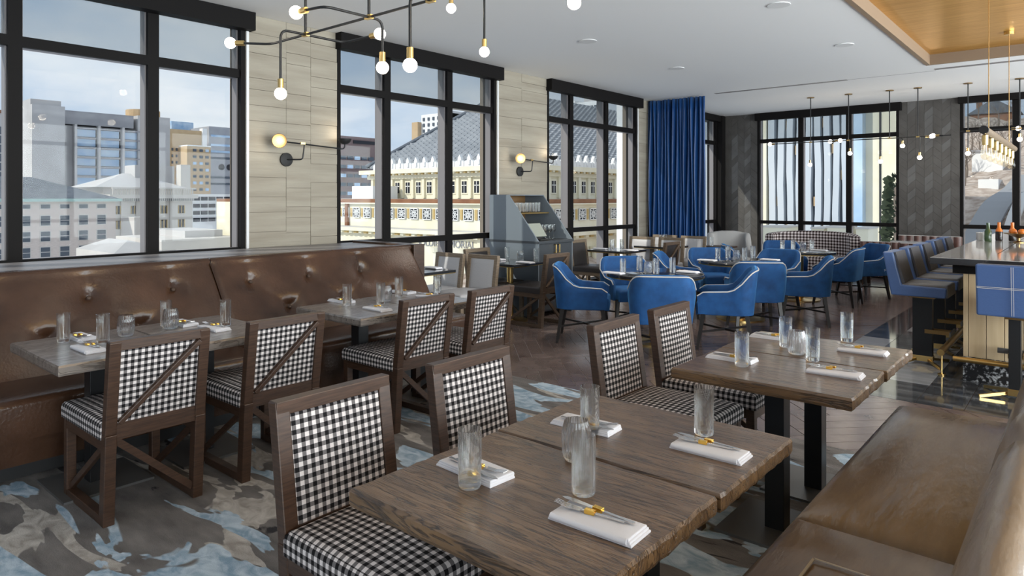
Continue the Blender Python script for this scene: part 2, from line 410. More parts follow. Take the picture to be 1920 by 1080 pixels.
# ceiling with the coffer opening over the bar
KX0, KX1, KY0, KY1 = -1.65, 3.2, -1.5, 10.35
cl = MB()
for bx in ((X0 - .3, YN, KX0, YB + .3), (KX1, YN, XR, YB + .3), (KX0, YN, KX1, KY0), (KX0, KY1, KX1, YB + .3)):
    cl.box(bx[0], bx[1], CZ, bx[2], bx[3], CZ + .3)
ce = struct('ceiling', cl, 'ceiling')
cs = MB(); t = .05
cs.box(KX0 - .001, KY0, CZ - .012, KX0 + t, KY1, CZ + .17).box(KX1 - t, KY0, CZ - .012, KX1, KY1, CZ + .17)
cs.box(KX0 + t, KY1 - t, CZ - .012, KX1 - t, KY1, CZ + .17).box(KX0 + t, KY0, CZ - .012, KX1 - t, KY0 + t, CZ + .17)
cs.build('coffer_side', 'coffer_side', ce)
one('coffer_panel', 'gold_ceiling', ce, 'box', KX0, KY0, CZ + .12, KX1, KY1, CZ + .16)
one('slot_diffuser', 'frame_side', ce, 'box', -4.8, 10.86, CZ - .004, -2.75, 10.94, CZ)
one('slot_diffuser', 'frame_side', ce, 'box', -1.62, 10.72, CZ - .004, 1.5, 10.82, CZ)
one('ceiling_groove', 'frame_side', ce, 'box', -2.75, 10.895, CZ - .002, -1.62, 10.905, CZ)

# walls ------------------------------------------------------------
wl = MB()
for a, b in ((3.27, 4.30), (6.84, 7.97), (10.58, 10.98)): wl.box(X0 - .3, a, 0, X0 - .016, b, CZ)
wl.box(X0 - .3, YN, 0, X0 - .02, YB + .3, .12).box(X0 - .3, YN, CZ - .1, X0 - .02, YB + .3, CZ)
wall_left = struct('wall_left', wl, 'stone_joint')
def slabs(cols, par):
    for ya, yb in cols:
        z = 0.
        while z < CZ - .01:
            h = random.choice((.11, .15, .19, .24, .3)); z1 = min(CZ, z + h)
            if CZ - z1 < .06: z1 = CZ
            d = random.uniform(0, .006)
            one('stone_slab', 'stone', par, 'box', X0 - .02, ya + .0012, z + .002, X0 - d, yb - .0012, z1 - .002); z = z1
slabs(((3.27, 3.70), (3.70, 3.98), (3.98, 4.30), (6.84, 7.38), (7.38, 7.97), (10.58, 10.98)), wall_left)
wb = MB()
for a, b in ((X0 - .3, -5.29), (-2.68, -1.737), (-.55, XR)): wb.box(a, YB + .016, 0, b, YB + .3, CZ)
wb.box(X0 - .3, YB + .02, 0, XR, YB + .3, .12).box(X0 - .3, YB + .02, CZ - .06, XR, YB + .3, CZ)
wall_back = struct('wall_back', wb, 'frame_dark')
def chevron(xa, xb, n):
    w = (xb - xa) / n
    for c in range(n):
        x0, x1 = xa + c * w + .001, xa + (c + 1) * w - .001; s = 1 if c % 2 else -1; z = -.4; hh = .145
        while z < CZ + .3:
            pl = [(x0, z - s * w * .45), (x1, z + s * w * .45), (x1, z + s * w * .45 + hh - .002), (x0, z - s * w * .45 + hh - .002)]
            pl = clip(pl, x0, 0, x1, CZ)
            if pl:
                d = random.uniform(.0, .006)
                MB().prism(pl, lambda a, b: (a, YB + .018, b), lambda a, b: (a, YB + d, b)).build('chevron_slat', 'chevron_light' if s > 0 and random.random() < .5 else 'chevron', wall_back)
            z += hh
chevron(-5.98, -5.29, 5); chevron(-2.68, -1.737, 7)
one('corner_post', 'frame_dark', wall_back, 'box', X0, YB - .16, 0, X0 + .12, YB + .02, CZ)

def window(num, a, b, mulls, axis, valance=True, zb=.12, shade=True, vz=.17):
    root = sempty('window_%d' % num)
    def bx(mb, s0, s1, n0, n1, z0, z1):
        if axis == 'R': return mb.box(XR + n0, s0, z0, XR + n1, s1, z1)
        if axis == 'F': return mb.box(s0, YN - n1, z0, s1, YN - n0, z1)
        if axis == 'L': return mb.box(X0 - n1, s0, z0, X0 - n0, s1, z1)
        return mb.box(s0, YB + n0, z0, s1, YB + n1, z1)
    zt, T1, T2, m = CZ - .04, 2.675, 1.0, .045
    fr = MB(); bx(fr, a, a + m, 0.0, .2, zb, zt); bx(fr, b - m, b, 0.0, .2, zb, zt); bx(fr, a, b, 0, .2, zt - .05, zt); bx(fr, a, b, 0, .2, zb, zb + .07)
    fr.build('window_frame', 'frame_dark', root)
    for s in mulls:
        q = bx(MB(), s - m, s + m, .02, .06, zb + .07, zt - .05).build('mullion', 'frame_dark', root)
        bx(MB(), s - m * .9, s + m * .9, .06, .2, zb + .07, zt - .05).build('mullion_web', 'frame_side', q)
    ed = [a + m] + [v for s in mulls for v in (s - m, s + m)] + [b - m]
    rows = ((zb + .07, T2 - .035), (T2 + .035, T1 - .04), (T1 + .04, zt - .05))
    for k in range(0, len(ed), 2):
        for zc, h in ((T2, .035), (T1, .04)):
            q = bx(MB(), ed[k], ed[k + 1], .02, .06, zc - h, zc + h).build('transom', 'frame_dark', root)
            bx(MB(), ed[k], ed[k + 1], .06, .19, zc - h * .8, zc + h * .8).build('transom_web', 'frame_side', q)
        for r, (z0, z1) in enumerate(rows): bx(MB(), ed[k], ed[k + 1], .150, .158, z0, z1).build('pane', 'pane', root)
        # side liners of the glazing, same grey as the mullion webs
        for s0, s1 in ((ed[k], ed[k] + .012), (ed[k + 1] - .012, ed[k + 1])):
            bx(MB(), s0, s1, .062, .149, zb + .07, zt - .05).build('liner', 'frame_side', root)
        if shade: bx(MB(), ed[k] + .012, ed[k + 1] - .012, .085, .088, T1 + .02, zt - .06).build('roller_shade', 'shade_mesh', root)
    if valance:
        v = MB(); bx(v, a - .02, b + .05, -.10, .02, CZ - vz, CZ - .002); v.build('valance', 'frame_dark', root)
    return root
window(1, -2.2, 3.27, (-.5, .48, 1.464, 2.449), 'L')
window(2, 4.30, 6.84, (4.998, 5.992), 'L')
window(3, 7.97, 10.58, (8.62, 9.625), 'L')
window(4, 11.0, 13.95, (11.9, 13.30), 'L', vz=.13)
window(5, -5.29, -2.68, (-4.43, -3.54), 'B', vz=.15)
window(6, -1.737, -.55, (-.95,), 'B', vz=.11)
window(7, -3.2, 13.8, [-1.2 + 2.1 * k for k in range(7)], 'R', shade=False)  # unseen glazed wall, added in front of the right-hand area light
window(8, X0 + .3, XR - .2, [-4.0 + 2.0 * k for k in range(4)], 'F', shade=False)  # unseen glazing behind the camera, added to go with its area light
struct('wall_right', MB().box(XR, YN, 0, XR + .2, YB + .3, .12).box(XR, YN, CZ - .04, XR + .2, YB + .3, CZ + .3).box(XR, 13.8, .12, XR + .2, YB + .3, CZ - .04), 'plaster')
struct('wall_front', MB().box(X0 - .3, YN - .2, 0, XR + .2, YN, .12).box(X0 - .3, YN - .2, CZ - .04, XR + .2, YN, CZ + .3).box(X0 - .3, YN - .2, .12, X0 + .3, YN, CZ - .04).box(XR - .2, YN - .2, .12, XR + .2, YN, CZ - .04), 'plaster')
# stone jamb line beside the windows
tr1 = struct('trim_1', MB().box(X0 + .0, 3.275, .12, X0 + .012, 3.30, CZ - .17), 'white_paint')
tr2 = struct('trim_2', MB().box(X0 + .0, 6.85, .12, X0 + .012, 6.88, CZ - .17), 'white_paint')
tr3 = struct('trim_3', MB().box(X0 + .0, 10.585, .12, X0 + .012, 10.61, CZ - .17), 'white_paint')

# downlights
for px, py, lb in ((1460, 9, 'recessed ceiling downlight nearest the wooden coffer at the top'), (1102, 77, 'recessed ceiling downlight above the second stone pier'),
                   (1583, 84, 'recessed ceiling downlight beside the coffer corner'), (1269, 128, 'recessed ceiling downlight in front of the blue curtain')):
    p = fz(px, py, CZ); d = thing('downlight', lb, 'downlight', (p.x, p.y, CZ), 0, 'recessed ceiling lights')
    b = MB(); b.lathe([(.075, -.006), (.10, -.006), (.10, 0), (.075, 0)], 24); b.build('trim_ring', 'white_paint', d)
    one('lens', 'downlight', d, 'lathe', [(.075, -.004), (.075, -.001)], 24)
    L = bpy.data.lights.new('downlight_lamp', 'SPOT'); L.energy = 40; L.spot_size = R(110); L.spot_blend = .8; L.shadow_soft_size = .07; L.color = (1, .93, .82)
    lo = bpy.data.objects.new('downlight_lamp', L); COL.objects.link(lo); lo.parent = d; lo.location = (0, 0, -.03)
# ================================================================== furniture
def ging_chair(name, label, pad, wood, cat='chair'):
    """local: origin on the floor under the seat, faces +Y"""
    t = thing(name, label, cat); w, d, sh = .225, .27, .40
    yb, yf = -d, d
    def rearx(z): return yb - .02 + (.05 * (z - .4) / .45 * -1 if z > .4 else .0)
    for s in (-1, 1):
        x = s * (w - .0225)
        one('leg', wood, t, 'bar', (x, yf - .02, 0), (x, yf - .02, sh), .045, .045, up=(0, 1, 0), bevel=.004)
        b = MB(); b.bar((x, yb + .03, 0), (x, yb + .0, .42), .05, .055, up=(0, 1, 0)); b.bar((x, yb + .0, .42), (x, yb - .06, .85), .05, .045, up=(0, 1, 0)); b.build('rear_leg', wood, t, bevel=.004)
        one('runner', wood, t, 'bar', (x, yb + .055, .02), (x, yf - .0425, .02), .045, .04, bevel=.003)
        one('side_brace', wood, t, 'bar', (x, yb + .03, sh - .03), (x, yf - .045, .05), .022, .03, bevel=.003)
        one('seat_rail', wood, t, 'bar', (x, yb + .02, sh - .03), (x, yf - .0425, sh - .03), .045, .055, bevel=.003)
    one('seat_rail', wood, t, 'bar', (-w + .045, yf - .02, sh - .03), (w - .045, yf - .02, sh - .03), .04, .055)
    one('seat_rail', wood, t, 'bar', (-w + .045, yb + .0, sh + .03), (w - .045, yb + .0, sh + .03), .04, .075)
    one('rear_brace', wood, t, 'bar', (-w + .045, yb + .01, sh - .01), (w - .045, yb + .02, .06), .02, .032)
    one('seat_cushion', pad, t, 'cushion', -w - .008, yb + .02, sh - .005, w + .008, yf + .012, sh + .075, r=.03, crown=.018, smooth=50)
    one('top_rail', wood, t, 'bar', (-w, yb - .055, .83), (w, yb - .055, .83), .045, .045, bevel=.003)
    q = Matrix.Translation((0, yb - .0, .44)) @ Matrix.Rotation(R(8), 4, 'X')
    b = MB(); b.cushion(-w + .043, -.376, -.013, w - .043, 0, .016, r=.012, crown=.006)
    b.xf(q @ Matrix.Rotation(R(-90), 4, 'X')); b.build('back_pad', pad, t, smooth=50)
    one('diagonal', wood, t, 'bar', (-w + .055, yb - .026, .47), (w - .05, yb - .078, .80), .022, .03, up=(0, 1, 0), bevel=.003)
    return t
GC = Proto(ging_chair('dining_chair', 'x', 'gingham', 'walnut'))
grp = 'gingham dining chairs with dark wood frames'
FW = R(90)      # rotation that makes local +Y face world -X
for p, lb in (((-3.67, 1.37), 'gingham dining chair nearest the left edge, at the leather banquette table'),
              ((-3.65, 2.02), 'gingham dining chair second from the left edge, beside the first'),
              ((-3.62, 3.02), 'gingham dining chair at the near side of the farther banquette table'),
              ((-3.60, 3.62), 'gingham dining chair farthest along the left banquette')):
    GC.put((*p, .004), FW, lb, grp)
for p, lb in (((-1.64, 1.37), 'large gingham dining chair in the foreground left of the nearest table'),
              ((-1.62, 2.02), 'gingham dining chair behind the nearest table, its seat hidden'),
              ((-1.60, 3.10), 'gingham dining chair tucked at the near half of the right middle table'),
              ((-1.60, 3.72), 'gingham dining chair tucked at the far half of the right middle table')):
    GC.put((*p, .004), -FW, lb, grp)

TH = .72
def wood_table(label, x0, y0, x1, y1, grain, px=None):
    t = thing('dining_table', label, 'table', ((x0 + x1) / 2, (y0 + y1) / 2, .004)); w, d = (x1 - x0) / 2, (y1 - y0) / 2
    n = 40; random.seed(int(abs(x0 * 1000 + y0 * 77)))
    b = MB(); pts = []
    def edge(a, b_, k):
        for i in range(k):
            u = i / k; j = random.uniform(-.0035, .0035); pts.append((a[0] + (b_[0] - a[0]) * u + j, a[1] + (b_[1] - a[1]) * u + random.uniform(-.0035, .0035)))
    edge((-w, -d), (w, -d), 6); edge((w, -d), (w, d), 18); edge((w, d), (-w, d), 6); edge((-w, d), (-w, -d), 18)
    k = len(pts)
    vs = [(a * .99, c * .988, TH - .05) for a, c in pts] + [(a, c, TH - .04) for a, c in pts] + [(a, c, TH - .010) for a, c in pts] + [(a * .988, c * .985, TH) for a, c in pts]
    fs = [tuple(reversed(range(k))), tuple(range(3 * k, 4 * k))] + [(r * k + i, r * k + (i + 1) % k, (r + 1) * k + (i + 1) % k, (r + 1) * k + i) for r in range(3) for i in range(k)]
    b.add(vs, fs); b.build('tabletop', grain, t)
    one('post', 'steel_black', t, 'cb', (0, 0, (TH - .05) / 2), (.085, .085, TH - .052), bevel=.002)
    one('base_plate', 'steel_plate', t, 'cb', (0, 0, .006), (.42, .42, .012))
    one('mounting_plate', 'steel_black', t, 'cb', (0, 0, TH - .056), (.3, .3, .01))
    return t
wood_table('brown plank table nearest the camera, near half of the foreground pair', -1.507, 1.105, -.742, 1.695, 'table_wood')
wood_table('brown plank table, farther half of the foreground pair', -1.515, 1.707, -.735, 2.26, 'table_wood')
wood_table('brown plank table, near half of the pair by the bar', -1.462, 2.85, -.700, 3.40, 'table_wood')
wood_table('brown plank table, far half of the pair by the bar', -1.470, 3.408, -.695, 3.965, 'table_wood')
wood_table('greyed plank table at the far left of the leather banquette', -4.40, 1.03, -3.62, 1.60, 'table_wood_grey')
wood_table('greyed plank table in front of the banquette, second from the left', -4.40, 1.608, -3.62, 2.17, 'table_wood_grey')
wood_table('greyed plank table under the two middle banquette buttons', -4.30, 2.685, -3.56, 3.235, 'table_wood_grey')
wood_table('greyed plank table at the banquette end by the dark panel', -4.30, 3.243, -3.56, 3.78, 'table_wood_grey')

# ---- left banquette : tufted leather against a low wall
def banq_back(mb, ya, yb, btn):
    lo, hi = (-4.70, .44), (-5.07, 1.04)
    ups = [p for p in btn if p[1] > .7]; lows = [p for p in btn if p[1] < .7]; seg = []
    for a in ups:
        for c in lows:
            if abs(a[0] - c[0]) < .36: seg.append((a, c))
    for a in ups: seg.append((a, (a[0], 1.04)))
    def dip(y, z):
        v = 0
        for (by, bz) in btn: v += .055 * math.exp(-(((y - by) ** 2 + (z - bz) ** 2) / .0038)) + .03 * math.exp(-(((y - by) ** 2 + (z - bz) ** 2) / .03))
        for a, c in seg:
            dx, dz = c[0] - a[0], c[1] - a[1]; L2 = dx * dx + dz * dz
            u = max(0, min(1, ((y - a[0]) * dx + (z - a[1]) * dz) / L2)); q = (y - a[0] - u * dx) ** 2 + (z - a[1] - u * dz) ** 2
            v += .012 * math.exp(-q / .00022)
        e = min(y - ya, yb - y); v += .03 * max(0, 1 - e / .03) ** 2
        return v
    nu, nv = max(20, int((yb - ya) * 44)), 36
    def fn(i, j):
        y = ya + (yb - ya) * i / (nu - 1); u = j / (nv - 1)
        if u < .88:
            k = u / .88; x = lo[0] + (hi[0] - lo[0]) * k; z = lo[1] + (hi[1] - .03 - lo[1]) * k
            return (x - dip(y, z) + .03 * math.sin(math.pi * k), y, z)
        k = (u - .88) / .12; a = k * math.pi * .75
        return (hi[0] - .05 + .05 * math.cos(a), y, hi[1] - .03 + .035 * math.sin(a))
    mb.grid(nu, nv, fn); o = len(mb.v)
    mb.add([(-5.14, ya, .3), (-5.14, yb, .3), (-4.72, ya, .3), (-4.72, yb, .3), (-5.14, ya, 1.03), (-5.14, yb, 1.03)], [(0, 1, 5, 4), (0, 2, 3, 1)])
def banquette(label, ya, yb, btn):
    t = thing('banquette', label, 'banquette', (0, 0, 0))
    b = MB(); banq_back(b, ya + .003, yb - .003, btn); bk = b.build('backrest', 'leather_brown', t, smooth=60)
    for by, bz in btn:
        k = (bz - .44) / .57; x = -4.70 - .37 * k + .03 * math.sin(math.pi * k) - .082
        one('button', 'leather_seam', bk, 'lathe', [(0, 0), (.012, .002), (.016, .007), (.012, .012), (0, .014)], 12).matrix_local = Matrix.Translation((x, by, bz)) @ Matrix.Rotation(R(60), 4, 'Y')
    one('seat', 'leather_brown', t, 'cushion', -4.74, ya + .003, .24, -4.22, yb - .003, .45, r=.035, crown=.012, smooth=50)
    one('base', 'leather_brown', t, 'box', -4.8, ya + .004, .10, -4.27, yb - .004, .24)
    one('plinth', 'black_matt', t, 'box', -4.8, ya + .004, 0, -4.36, yb - .004, .10)
    return t
ub = lambda ys: [(y, .84) for y in ys]; lb_ = lambda ys: [(y, .63) for y in ys]
banquette('tufted brown leather banquette on the left, nearer section', -.6, 2.44, ub((.52, 1.06, 1.60, 2.14)) + lb_((.79, 1.33, 1.87)))
banquette('tufted brown leather banquette on the left, farther section by dark end panel', 2.44, 4.44, ub((2.73, 3.25, 3.79)) + lb_((2.99, 3.52, 4.06)))
lw = thing('banquette_ledge', 'dark low partition with ledge and end panel behind the left banquette', 'partition')
one('panel', 'frame_dark', lw, 'box', -5.98, -.6, 0, -5.16, 4.44, .995)
one('ledge', 'frame_side', lw, 'box', -6.09, -.6, .995, -5.13, 4.62, 1.02, bevel=.004)
one('end_panel', 'walnut', lw, 'box', -6.05, 4.46, 0, -5.06, 4.60, 1.04, bevel=.004)
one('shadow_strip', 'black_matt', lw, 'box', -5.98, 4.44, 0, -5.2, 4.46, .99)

# ---- right foreground banquette
def rbank(label, ya, yb):
    t = thing('bench_banquette', label, 'banquette')
    one('seat', 'leather_tan', t, 'cushion', -.755, ya + .002, .22, -.20, yb - .002, .455, r=.045, crown=.02, smooth=55)
    one('base', 'leather_seam', t, 'box', -.70, ya + .004, .09, -.06, yb - .004, .22)
    one('plinth', 'black_matt', t, 'box', -.66, ya + .004, 0, -.06, yb - .004, .09)
    b = MB()
    prof = [(-.265, .40), (-.262, .50), (-.245, .62), (-.215, .74), (-.185, .82), (-.15, .865), (-.11, .875), (-.075, .85), (-.06, .78), (-.06, .30), (-.2, .30)]
    n = 14; k = len(prof)
    def fn(i, j):
        u = i / (n - 1); e = min(u, 1 - u) * (yb - ya); p = max(0, 1 - e / .05) ** 2 * .03
        x, z = prof[j]; return (x + (p if x < -.1 else 0), ya + .002 + (yb - ya - .004) * u, z - (p if z > .7 else 0))
    b.grid(n, k, fn, cv=True); o = len(b.v)
    b.f.append(tuple(range(k))); b.f.append(tuple((n - 1) * k + j for j in range(k)))
    b.build('backrest', 'leather_tan', t, smooth=55)
    return t
nb_ = rbank('brown leather bench seat in the bottom right corner, nearest section', .75, 2.33)
q = MB(); q.bar((-.60, 2.03, .4735), (-.60, 1.30, .4735), .007, .003); q.bar((-.60, 2.03, .4735), (-.29, 2.03, .4735), .007, .003); q.build('stitched_seam', 'piping_pale', nb_)
rbank('brown leather bench at the right, farther section with the crease', 2.33, 3.93)

# ---- black square tables and leather chairs along the windows
LC = Proto(ging_chair('leather_chair', 'x', 'leather_black', 'oak_grey'))
LP = Proto(ging_chair('leather_chair', 'x', 'leather_pale', 'oak_grey'))
LD = Proto(ging_chair('leather_chair', 'x', 'leather_black', 'oak_mid'))
g2 = 'leather chairs with crossed braces by the windows'
LP.put((-5.74, 5.30, 0), R(180), 'pale leather side chair by the window just past the banquette end', g2)
LP.put((-5.26, 5.36, 0), R(180), 'pale leather side chair on the aisle side just past the banquette end', g2)
LC.put((-5.68, 6.36, 0), -FW, 'dark leather chair between the window and the small table before the cabinet', g2)
LD.put((-5.06, 6.37, 0), FW, 'dark leather chair with diagonal back brace in front of the grey cabinet', g2)
LC.put((-5.72, 8.66, 0), -FW, 'dark leather chair by the window just right of the grey cabinet', g2)
LD.put((-5.02, 9.15, 0), FW, 'dark leather chair with diagonal brace behind the nearest round table', g2)
LP.put((-5.72, 9.75, 0), R(180), 'pale leather chair with tan frame by the third window', g2)
LP.put((-5.20, 9.80, 0), R(180), 'pale leather chair with tan frame behind the braced dark chair', g2)
LP.put((-5.68, 10.48, 0), R(180), 'pale leather chair at the foot of the blue curtain, window side', g2)
LP.put((-5.14, 10.48, 0), R(180), 'pale leather chair in front of the blue curtain, aisle side', g2)
def sq_table():
    t = thing('cafe_table', 'x', 'table')
    one('tabletop', 'black_top', t, 'cb', (0, 0, TH - .014), (.66, .62, .028), bevel=.003)
    one('brass_trim', 'brass', t, 'cb', (0, 0, TH - .032), (.655, .615, .008))
    one('post', 'brass', t, 'cyl', (0, 0, .02), .042, TH - .056, smooth=40)
    one('base', 'brass', t, 'lathe', [(.22, 0), (.22, .012), (.06, .02), (.045, .03)], 28, smooth=40)
    return t
SQ = Proto(sq_table()); g3 = 'square black topped brass pedestal tables'
for p, lb in (((-5.58, 4.92), 'black square table partly hidden by the banquette end panel'), ((-5.42, 6.33), 'black square table with brass pedestal before the grey cabinet'),
              ((-5.45, 8.85), 'black square table with brass pedestal by the third window'), ((-5.35, 10.05), 'black square table in front of the blue curtain')):
    SQ.put((*p, 0), 0, lb, g3)

# ---- round tables and blue armchairs
def rnd_table():
    t = thing('round_table', 'x', 'table')
    one('tabletop', 'black_top', t, 'lathe', [(0, TH - .03), (.49, TH - .03), (.5, TH - .026), (.5, TH - .004), (.495, TH), (0, TH)], 48, smooth=40)
    one('brass_trim', 'brass', t, 'lathe', [(.45, TH - .04), (.503, TH - .04), (.503, TH - .03), (.45, TH - .03)], 48, smooth=40)
    one('post', 'brass', t, 'cyl', (0, 0, .02), .06, TH - .062, smooth=40)
    one('base', 'brass', t, 'lathe', [(.29, 0), (.29, .014), (.1, .02), (.065, .03)], 36, smooth=40)
    return t
RT = Proto(rnd_table()); RA, RB, RC = Vector((-3.47, 6.38)), Vector((-3.32, 8.28)), Vector((-3.28, 10.4))
for c, lb in ((RA, 'nearest round black table with a brass column'), (RB, 'middle round black table with a brass column'), (RC, 'farthest round black table before the houndstooth sofa')):
    RT.put((c.x, c.y, 0), 0, lb, 'round black tables')
def armchair():
    t = thing('armchair', 'x', 'armchair'); hw, dp, r = .275, .27, .11
    path = []
    path += [(-hw, dp - .02 - i * (2 * dp - .04 - r) / 7) for i in range(8)]
    path += [(-hw + r - r * math.cos(a), -dp + r - r * math.sin(a)) for a in [math.pi / 2 * k / 5 for k in range(1, 6)]]
    mid = [(-hw + r + (2 * hw - 2 * r) * k / 5, -dp) for k in range(1, 5)]
    path = path + mid + [(-x, y) for x, y in reversed(path)]
    n = len(path)
    def top(x, y):
        f = (y + dp) / (2 * dp)                       # 0 back, 1 front
        if f > .93: return .50 + .07 * (1 - (f - .93) / .07)
        if f > .42: return .575 + .03 * (.93 - f)
        k = 1 - f / .42; return .59 + .215 * (k * k * (3 - 2 * k))
    def bot(x, y): return .355
    def pt(i, k):
        x, y = path[i]; tz = top(x, y); s = (tz - .355)
        nx, ny = (x, y + .02); L = math.hypot(nx, ny) or 1; nx, ny = nx / L, ny / L
        th = .055; lean = (.05 if y < -.1 else .015)
        prof = [(0, 0), (.0 + lean * .35, .35), (lean * .75, .75), (lean, .96), (lean - .012, 1.0), (lean - th + .012, 1.0), (lean - th, .96), (-th + lean * .4, .5), (-th, .1), (-th, 0)]
        o, h = prof[k]; z = .355 + s * h; return ((x + nx * o) * (1 - .13 * max(0, (z - .58) / .22)), y + ny * o, z)
    b = MB(); b.grid(n, 10, pt, cv=True); b.f.append(tuple(range(10))); b.f.append(tuple((n - 1) * 10 + j for j in range(10)))
    sh = b.build('shell', 'velvet_blue', t, smooth=60)
    b = MB(); b.tube([Vector(pt(i, 3)) + Vector((0, 0, .004)) for i in range(n)], .0065, 6); b.build('piping', 'piping_pale', sh, smooth=80)
    one('seat', 'velvet_blue', t, 'cushion', -hw + .06, -dp + .06, .34, hw - .06, dp + .005, .465, r=.03, crown=.015, smooth=50)
    for sx in (-1, 1):
        for sy in (-1, 1):
            one('leg', 'leg_black', t, 'bar', (sx * .215, sy * .205, .36), (sx * .25, sy * .26, 0), .042, .042, w2=.026, d2=.026, up=(0, 1, 0))
    b = MB(); b.bar((-.235, -.235, .17), (.235, .235, .17), .018, .018); b.bar((-.235, .235, .17), (.235, -.235, .17), .018, .018); b.build('stretcher', 'leg_black', t)
    return t
AC = Proto(armchair()); g4 = 'blue velvet armchairs with pale piping'
def ring(c, r, ang, lb):
    """ang: 0 = between the table and the camera, positive to the right"""
    v = -Vector((c.x, c.y)).normalized(); a = R(ang); d = Vector((v.x * math.cos(a) - v.y * math.sin(a), v.x * math.sin(a) + v.y * math.cos(a)))
    p = c + d * r; AC.put((p.x, p.y, 0), towards(p, c), lb, g4)
ring(RA, .72, 4, 'blue armchair seen from behind at the nearest round table')
ring(RA, .74, -88, 'blue armchair in profile left of the nearest round table')
ring(RA, .70, 84, 'blue armchair in profile right of the nearest round table')
ring(RA, .76, -158, 'blue armchair on the window side of the nearest round table')
ring(RB, .74, -92, 'blue armchair between the nearest and middle round tables')
ring(RB, .74, 12, 'dark blue armchair back seen behind at the middle round table')
ring(RB, .74, 86, 'blue armchair in profile right of the middle round table')
ring(RB, .80, -155, 'bright blue armchair on the far left of the middle round table')
ring(RB, .86, 152, 'blue armchair peeking out beyond the middle round table')
AC.put((-2.72, 10.30, 0), FW, 'blue armchair seen from behind, right of the farthest round table', g4)
AC.put((-2.62, 11.22, 0), towards((-2.62, 11.22), (-3.2, 10.5)), 'blue armchair nearest the maroon channelled booth', g4)
AC.put((-3.72, 11.08, 0), towards((-3.72, 11.08), (-3.28, 10.4)), 'blue armchair facing us beyond the farthest round table', g4)
ring(RC, .78, -75, 'blue armchair left of the farthest round table')

# ---- lounge pieces at the back
t = thing('curved_sofa', 'houndstooth curved sofa below the striped back window', 'sofa', (-3.9, 13.0, 0))
def sofa_pt(i, k):
    a = R(180 * i / 23); c, s_ = math.cos(a), math.sin(a); th = .13; hz = .82 + .06 * s_
    prof = [(0, .12), (.02, .5), (.03, hz - .03), (0, hz), (-th + .02, hz), (-th, hz - .03), (-th, .3), (-th, .12)]
    o, h = prof[k]; return ((.80 + o) * -c, (.52 + o) * s_, h)
b = MB(); b.grid(24, 8, sofa_pt, cv=True); b.f.append(tuple(range(8))); b.f.append(tuple(23 * 8 + j for j in range(8))); b.build('back', 'houndstooth', t, smooth=60)
one('seat', 'houndstooth', t, 'cushion', -.68, -.18, .14, .68, .42, .44, r=.04, smooth=50)
one('plinth', 'leg_black', t, 'box', -.62, -.12, 0, .62, .38, .14)
t = thing('wing_chair', 'grey wing chair in the corner beside the blue curtain', 'armchair', (-5.05, 12.1, 0), towards((-5.05, 12.1), (-3.6, 9.5)))
wp = [(-.36, .28 - .075 * i) for i in range(7)] + [(-.36 + .14 * (1 - math.cos(math.pi * k / 8)), -.17 - .14 * math.sin(math.pi * k / 8)) for k in range(1, 5)] + [(-.11, -.31)]
wp = wp + [(-x, y) for x, y in reversed(wp)]
def wing_pt(i, k):
    x, y = wp[i]; f = (y + .31) / .59; tz = .86 + .03 * math.cos(x * 6) if f < .30 else (.84 - .28 * min(1, (f - .30) / .25) if f < .55 else .56 - .05 * (f - .55))
    L = math.hypot(x, y) or 1; o, h = [(0, .16), (.02, .6 * tz), (.03, tz - .03), (.01, tz), (-.05, tz), (-.075, tz - .03), (-.08, .45), (-.08, .16)][k]
    return (x + x / L * o, y + y / L * o, h)
n_ = len(wp); b = MB(); b.grid(n_, 8, wing_pt, cv=True); b.f.append(tuple(range(8))); b.f.append(tuple((n_ - 1) * 8 + j for j in range(8))); b.build('winged_back', 'wing_fabric', t, smooth=60)
for s in (-1, 1):
    for y in (-.24, .24): one('leg', 'leg_black', t, 'bar', (s * .26, y, .2), (s * .28, y * 1.1, 0), .04, .04, w2=.025, d2=.025)
one('seat', 'wing_fabric', t, 'cushion', -.30, -.28, .19, .30, .30, .45, r=.04, smooth=50)
t = thing('side_table', 'small dark side table with brass post by the grey wing chair', 'table', (-4.98, 11.45, 0))
one('tabletop', 'walnut', t, 'cb', (0, 0, .64), (.5, .45, .03), bevel=.003); one('post', 'brass', t, 'cyl', (0, 0, .015), .035, .61); one('base', 'brass', t, 'cyl', (0, 0, 0), .18, .015)
def channel(name, label, x0, x1, y, face, z0, z1, n, seat=True, yseat=.5):
    """leather bench with vertical channels; face -1: the channelled outer side looks to -Y"""
    t = thing(name, label, 'booth', (0, y, 0)); w = (x1 - x0) / n
    for i in range(n):
        b = MB(); a = x0 + i * w
        b.grid(7, 2, lambda p, q: (a + .004 + (w - .008) * p / 6, -.02 - .03 * math.sin(math.pi * p / 6), z0 if q == 0 else z1)); b.add([], [])
        b.grid(7, 2, lambda p, q: (a + .004 + (w - .008) * p / 6, (-.02 - .03 * math.sin(math.pi * p / 6)) if q == 0 else .10, z1))
        b.build('channel', 'leather_maroon', t, smooth=60)
        if i: one('seam', 'piping_pale', t, 'box', a - .0035, -.024, z0, a + .0035, -.016, z1 + .004)
    one('core', 'leather_maroon', t, 'box', x0, -.016, z0, x1, .12, z1 - .002)
    one('top_piping', 'piping_pale', t, 'tube', [(x0, -.02, z1 + .004), (x1, -.02, z1 + .004)], .006, 6)
    if seat:
        q = 1 if face < 0 else -1
        one('seat', 'leather_maroon', t, 'cushion', x0, .12 if q > 0 else -.36, .2, x1, .44 if q > 0 else -.03, .44, r=.03, smooth=50)
    for x in (x0 + .05, x1 - .05):
        for yy in (.03, .38 if face < 0 else -.3): one('leg', 'walnut', t, 'bar', (x, yy, z0 + .06), (x, yy, 0), .05, .05)
    return t
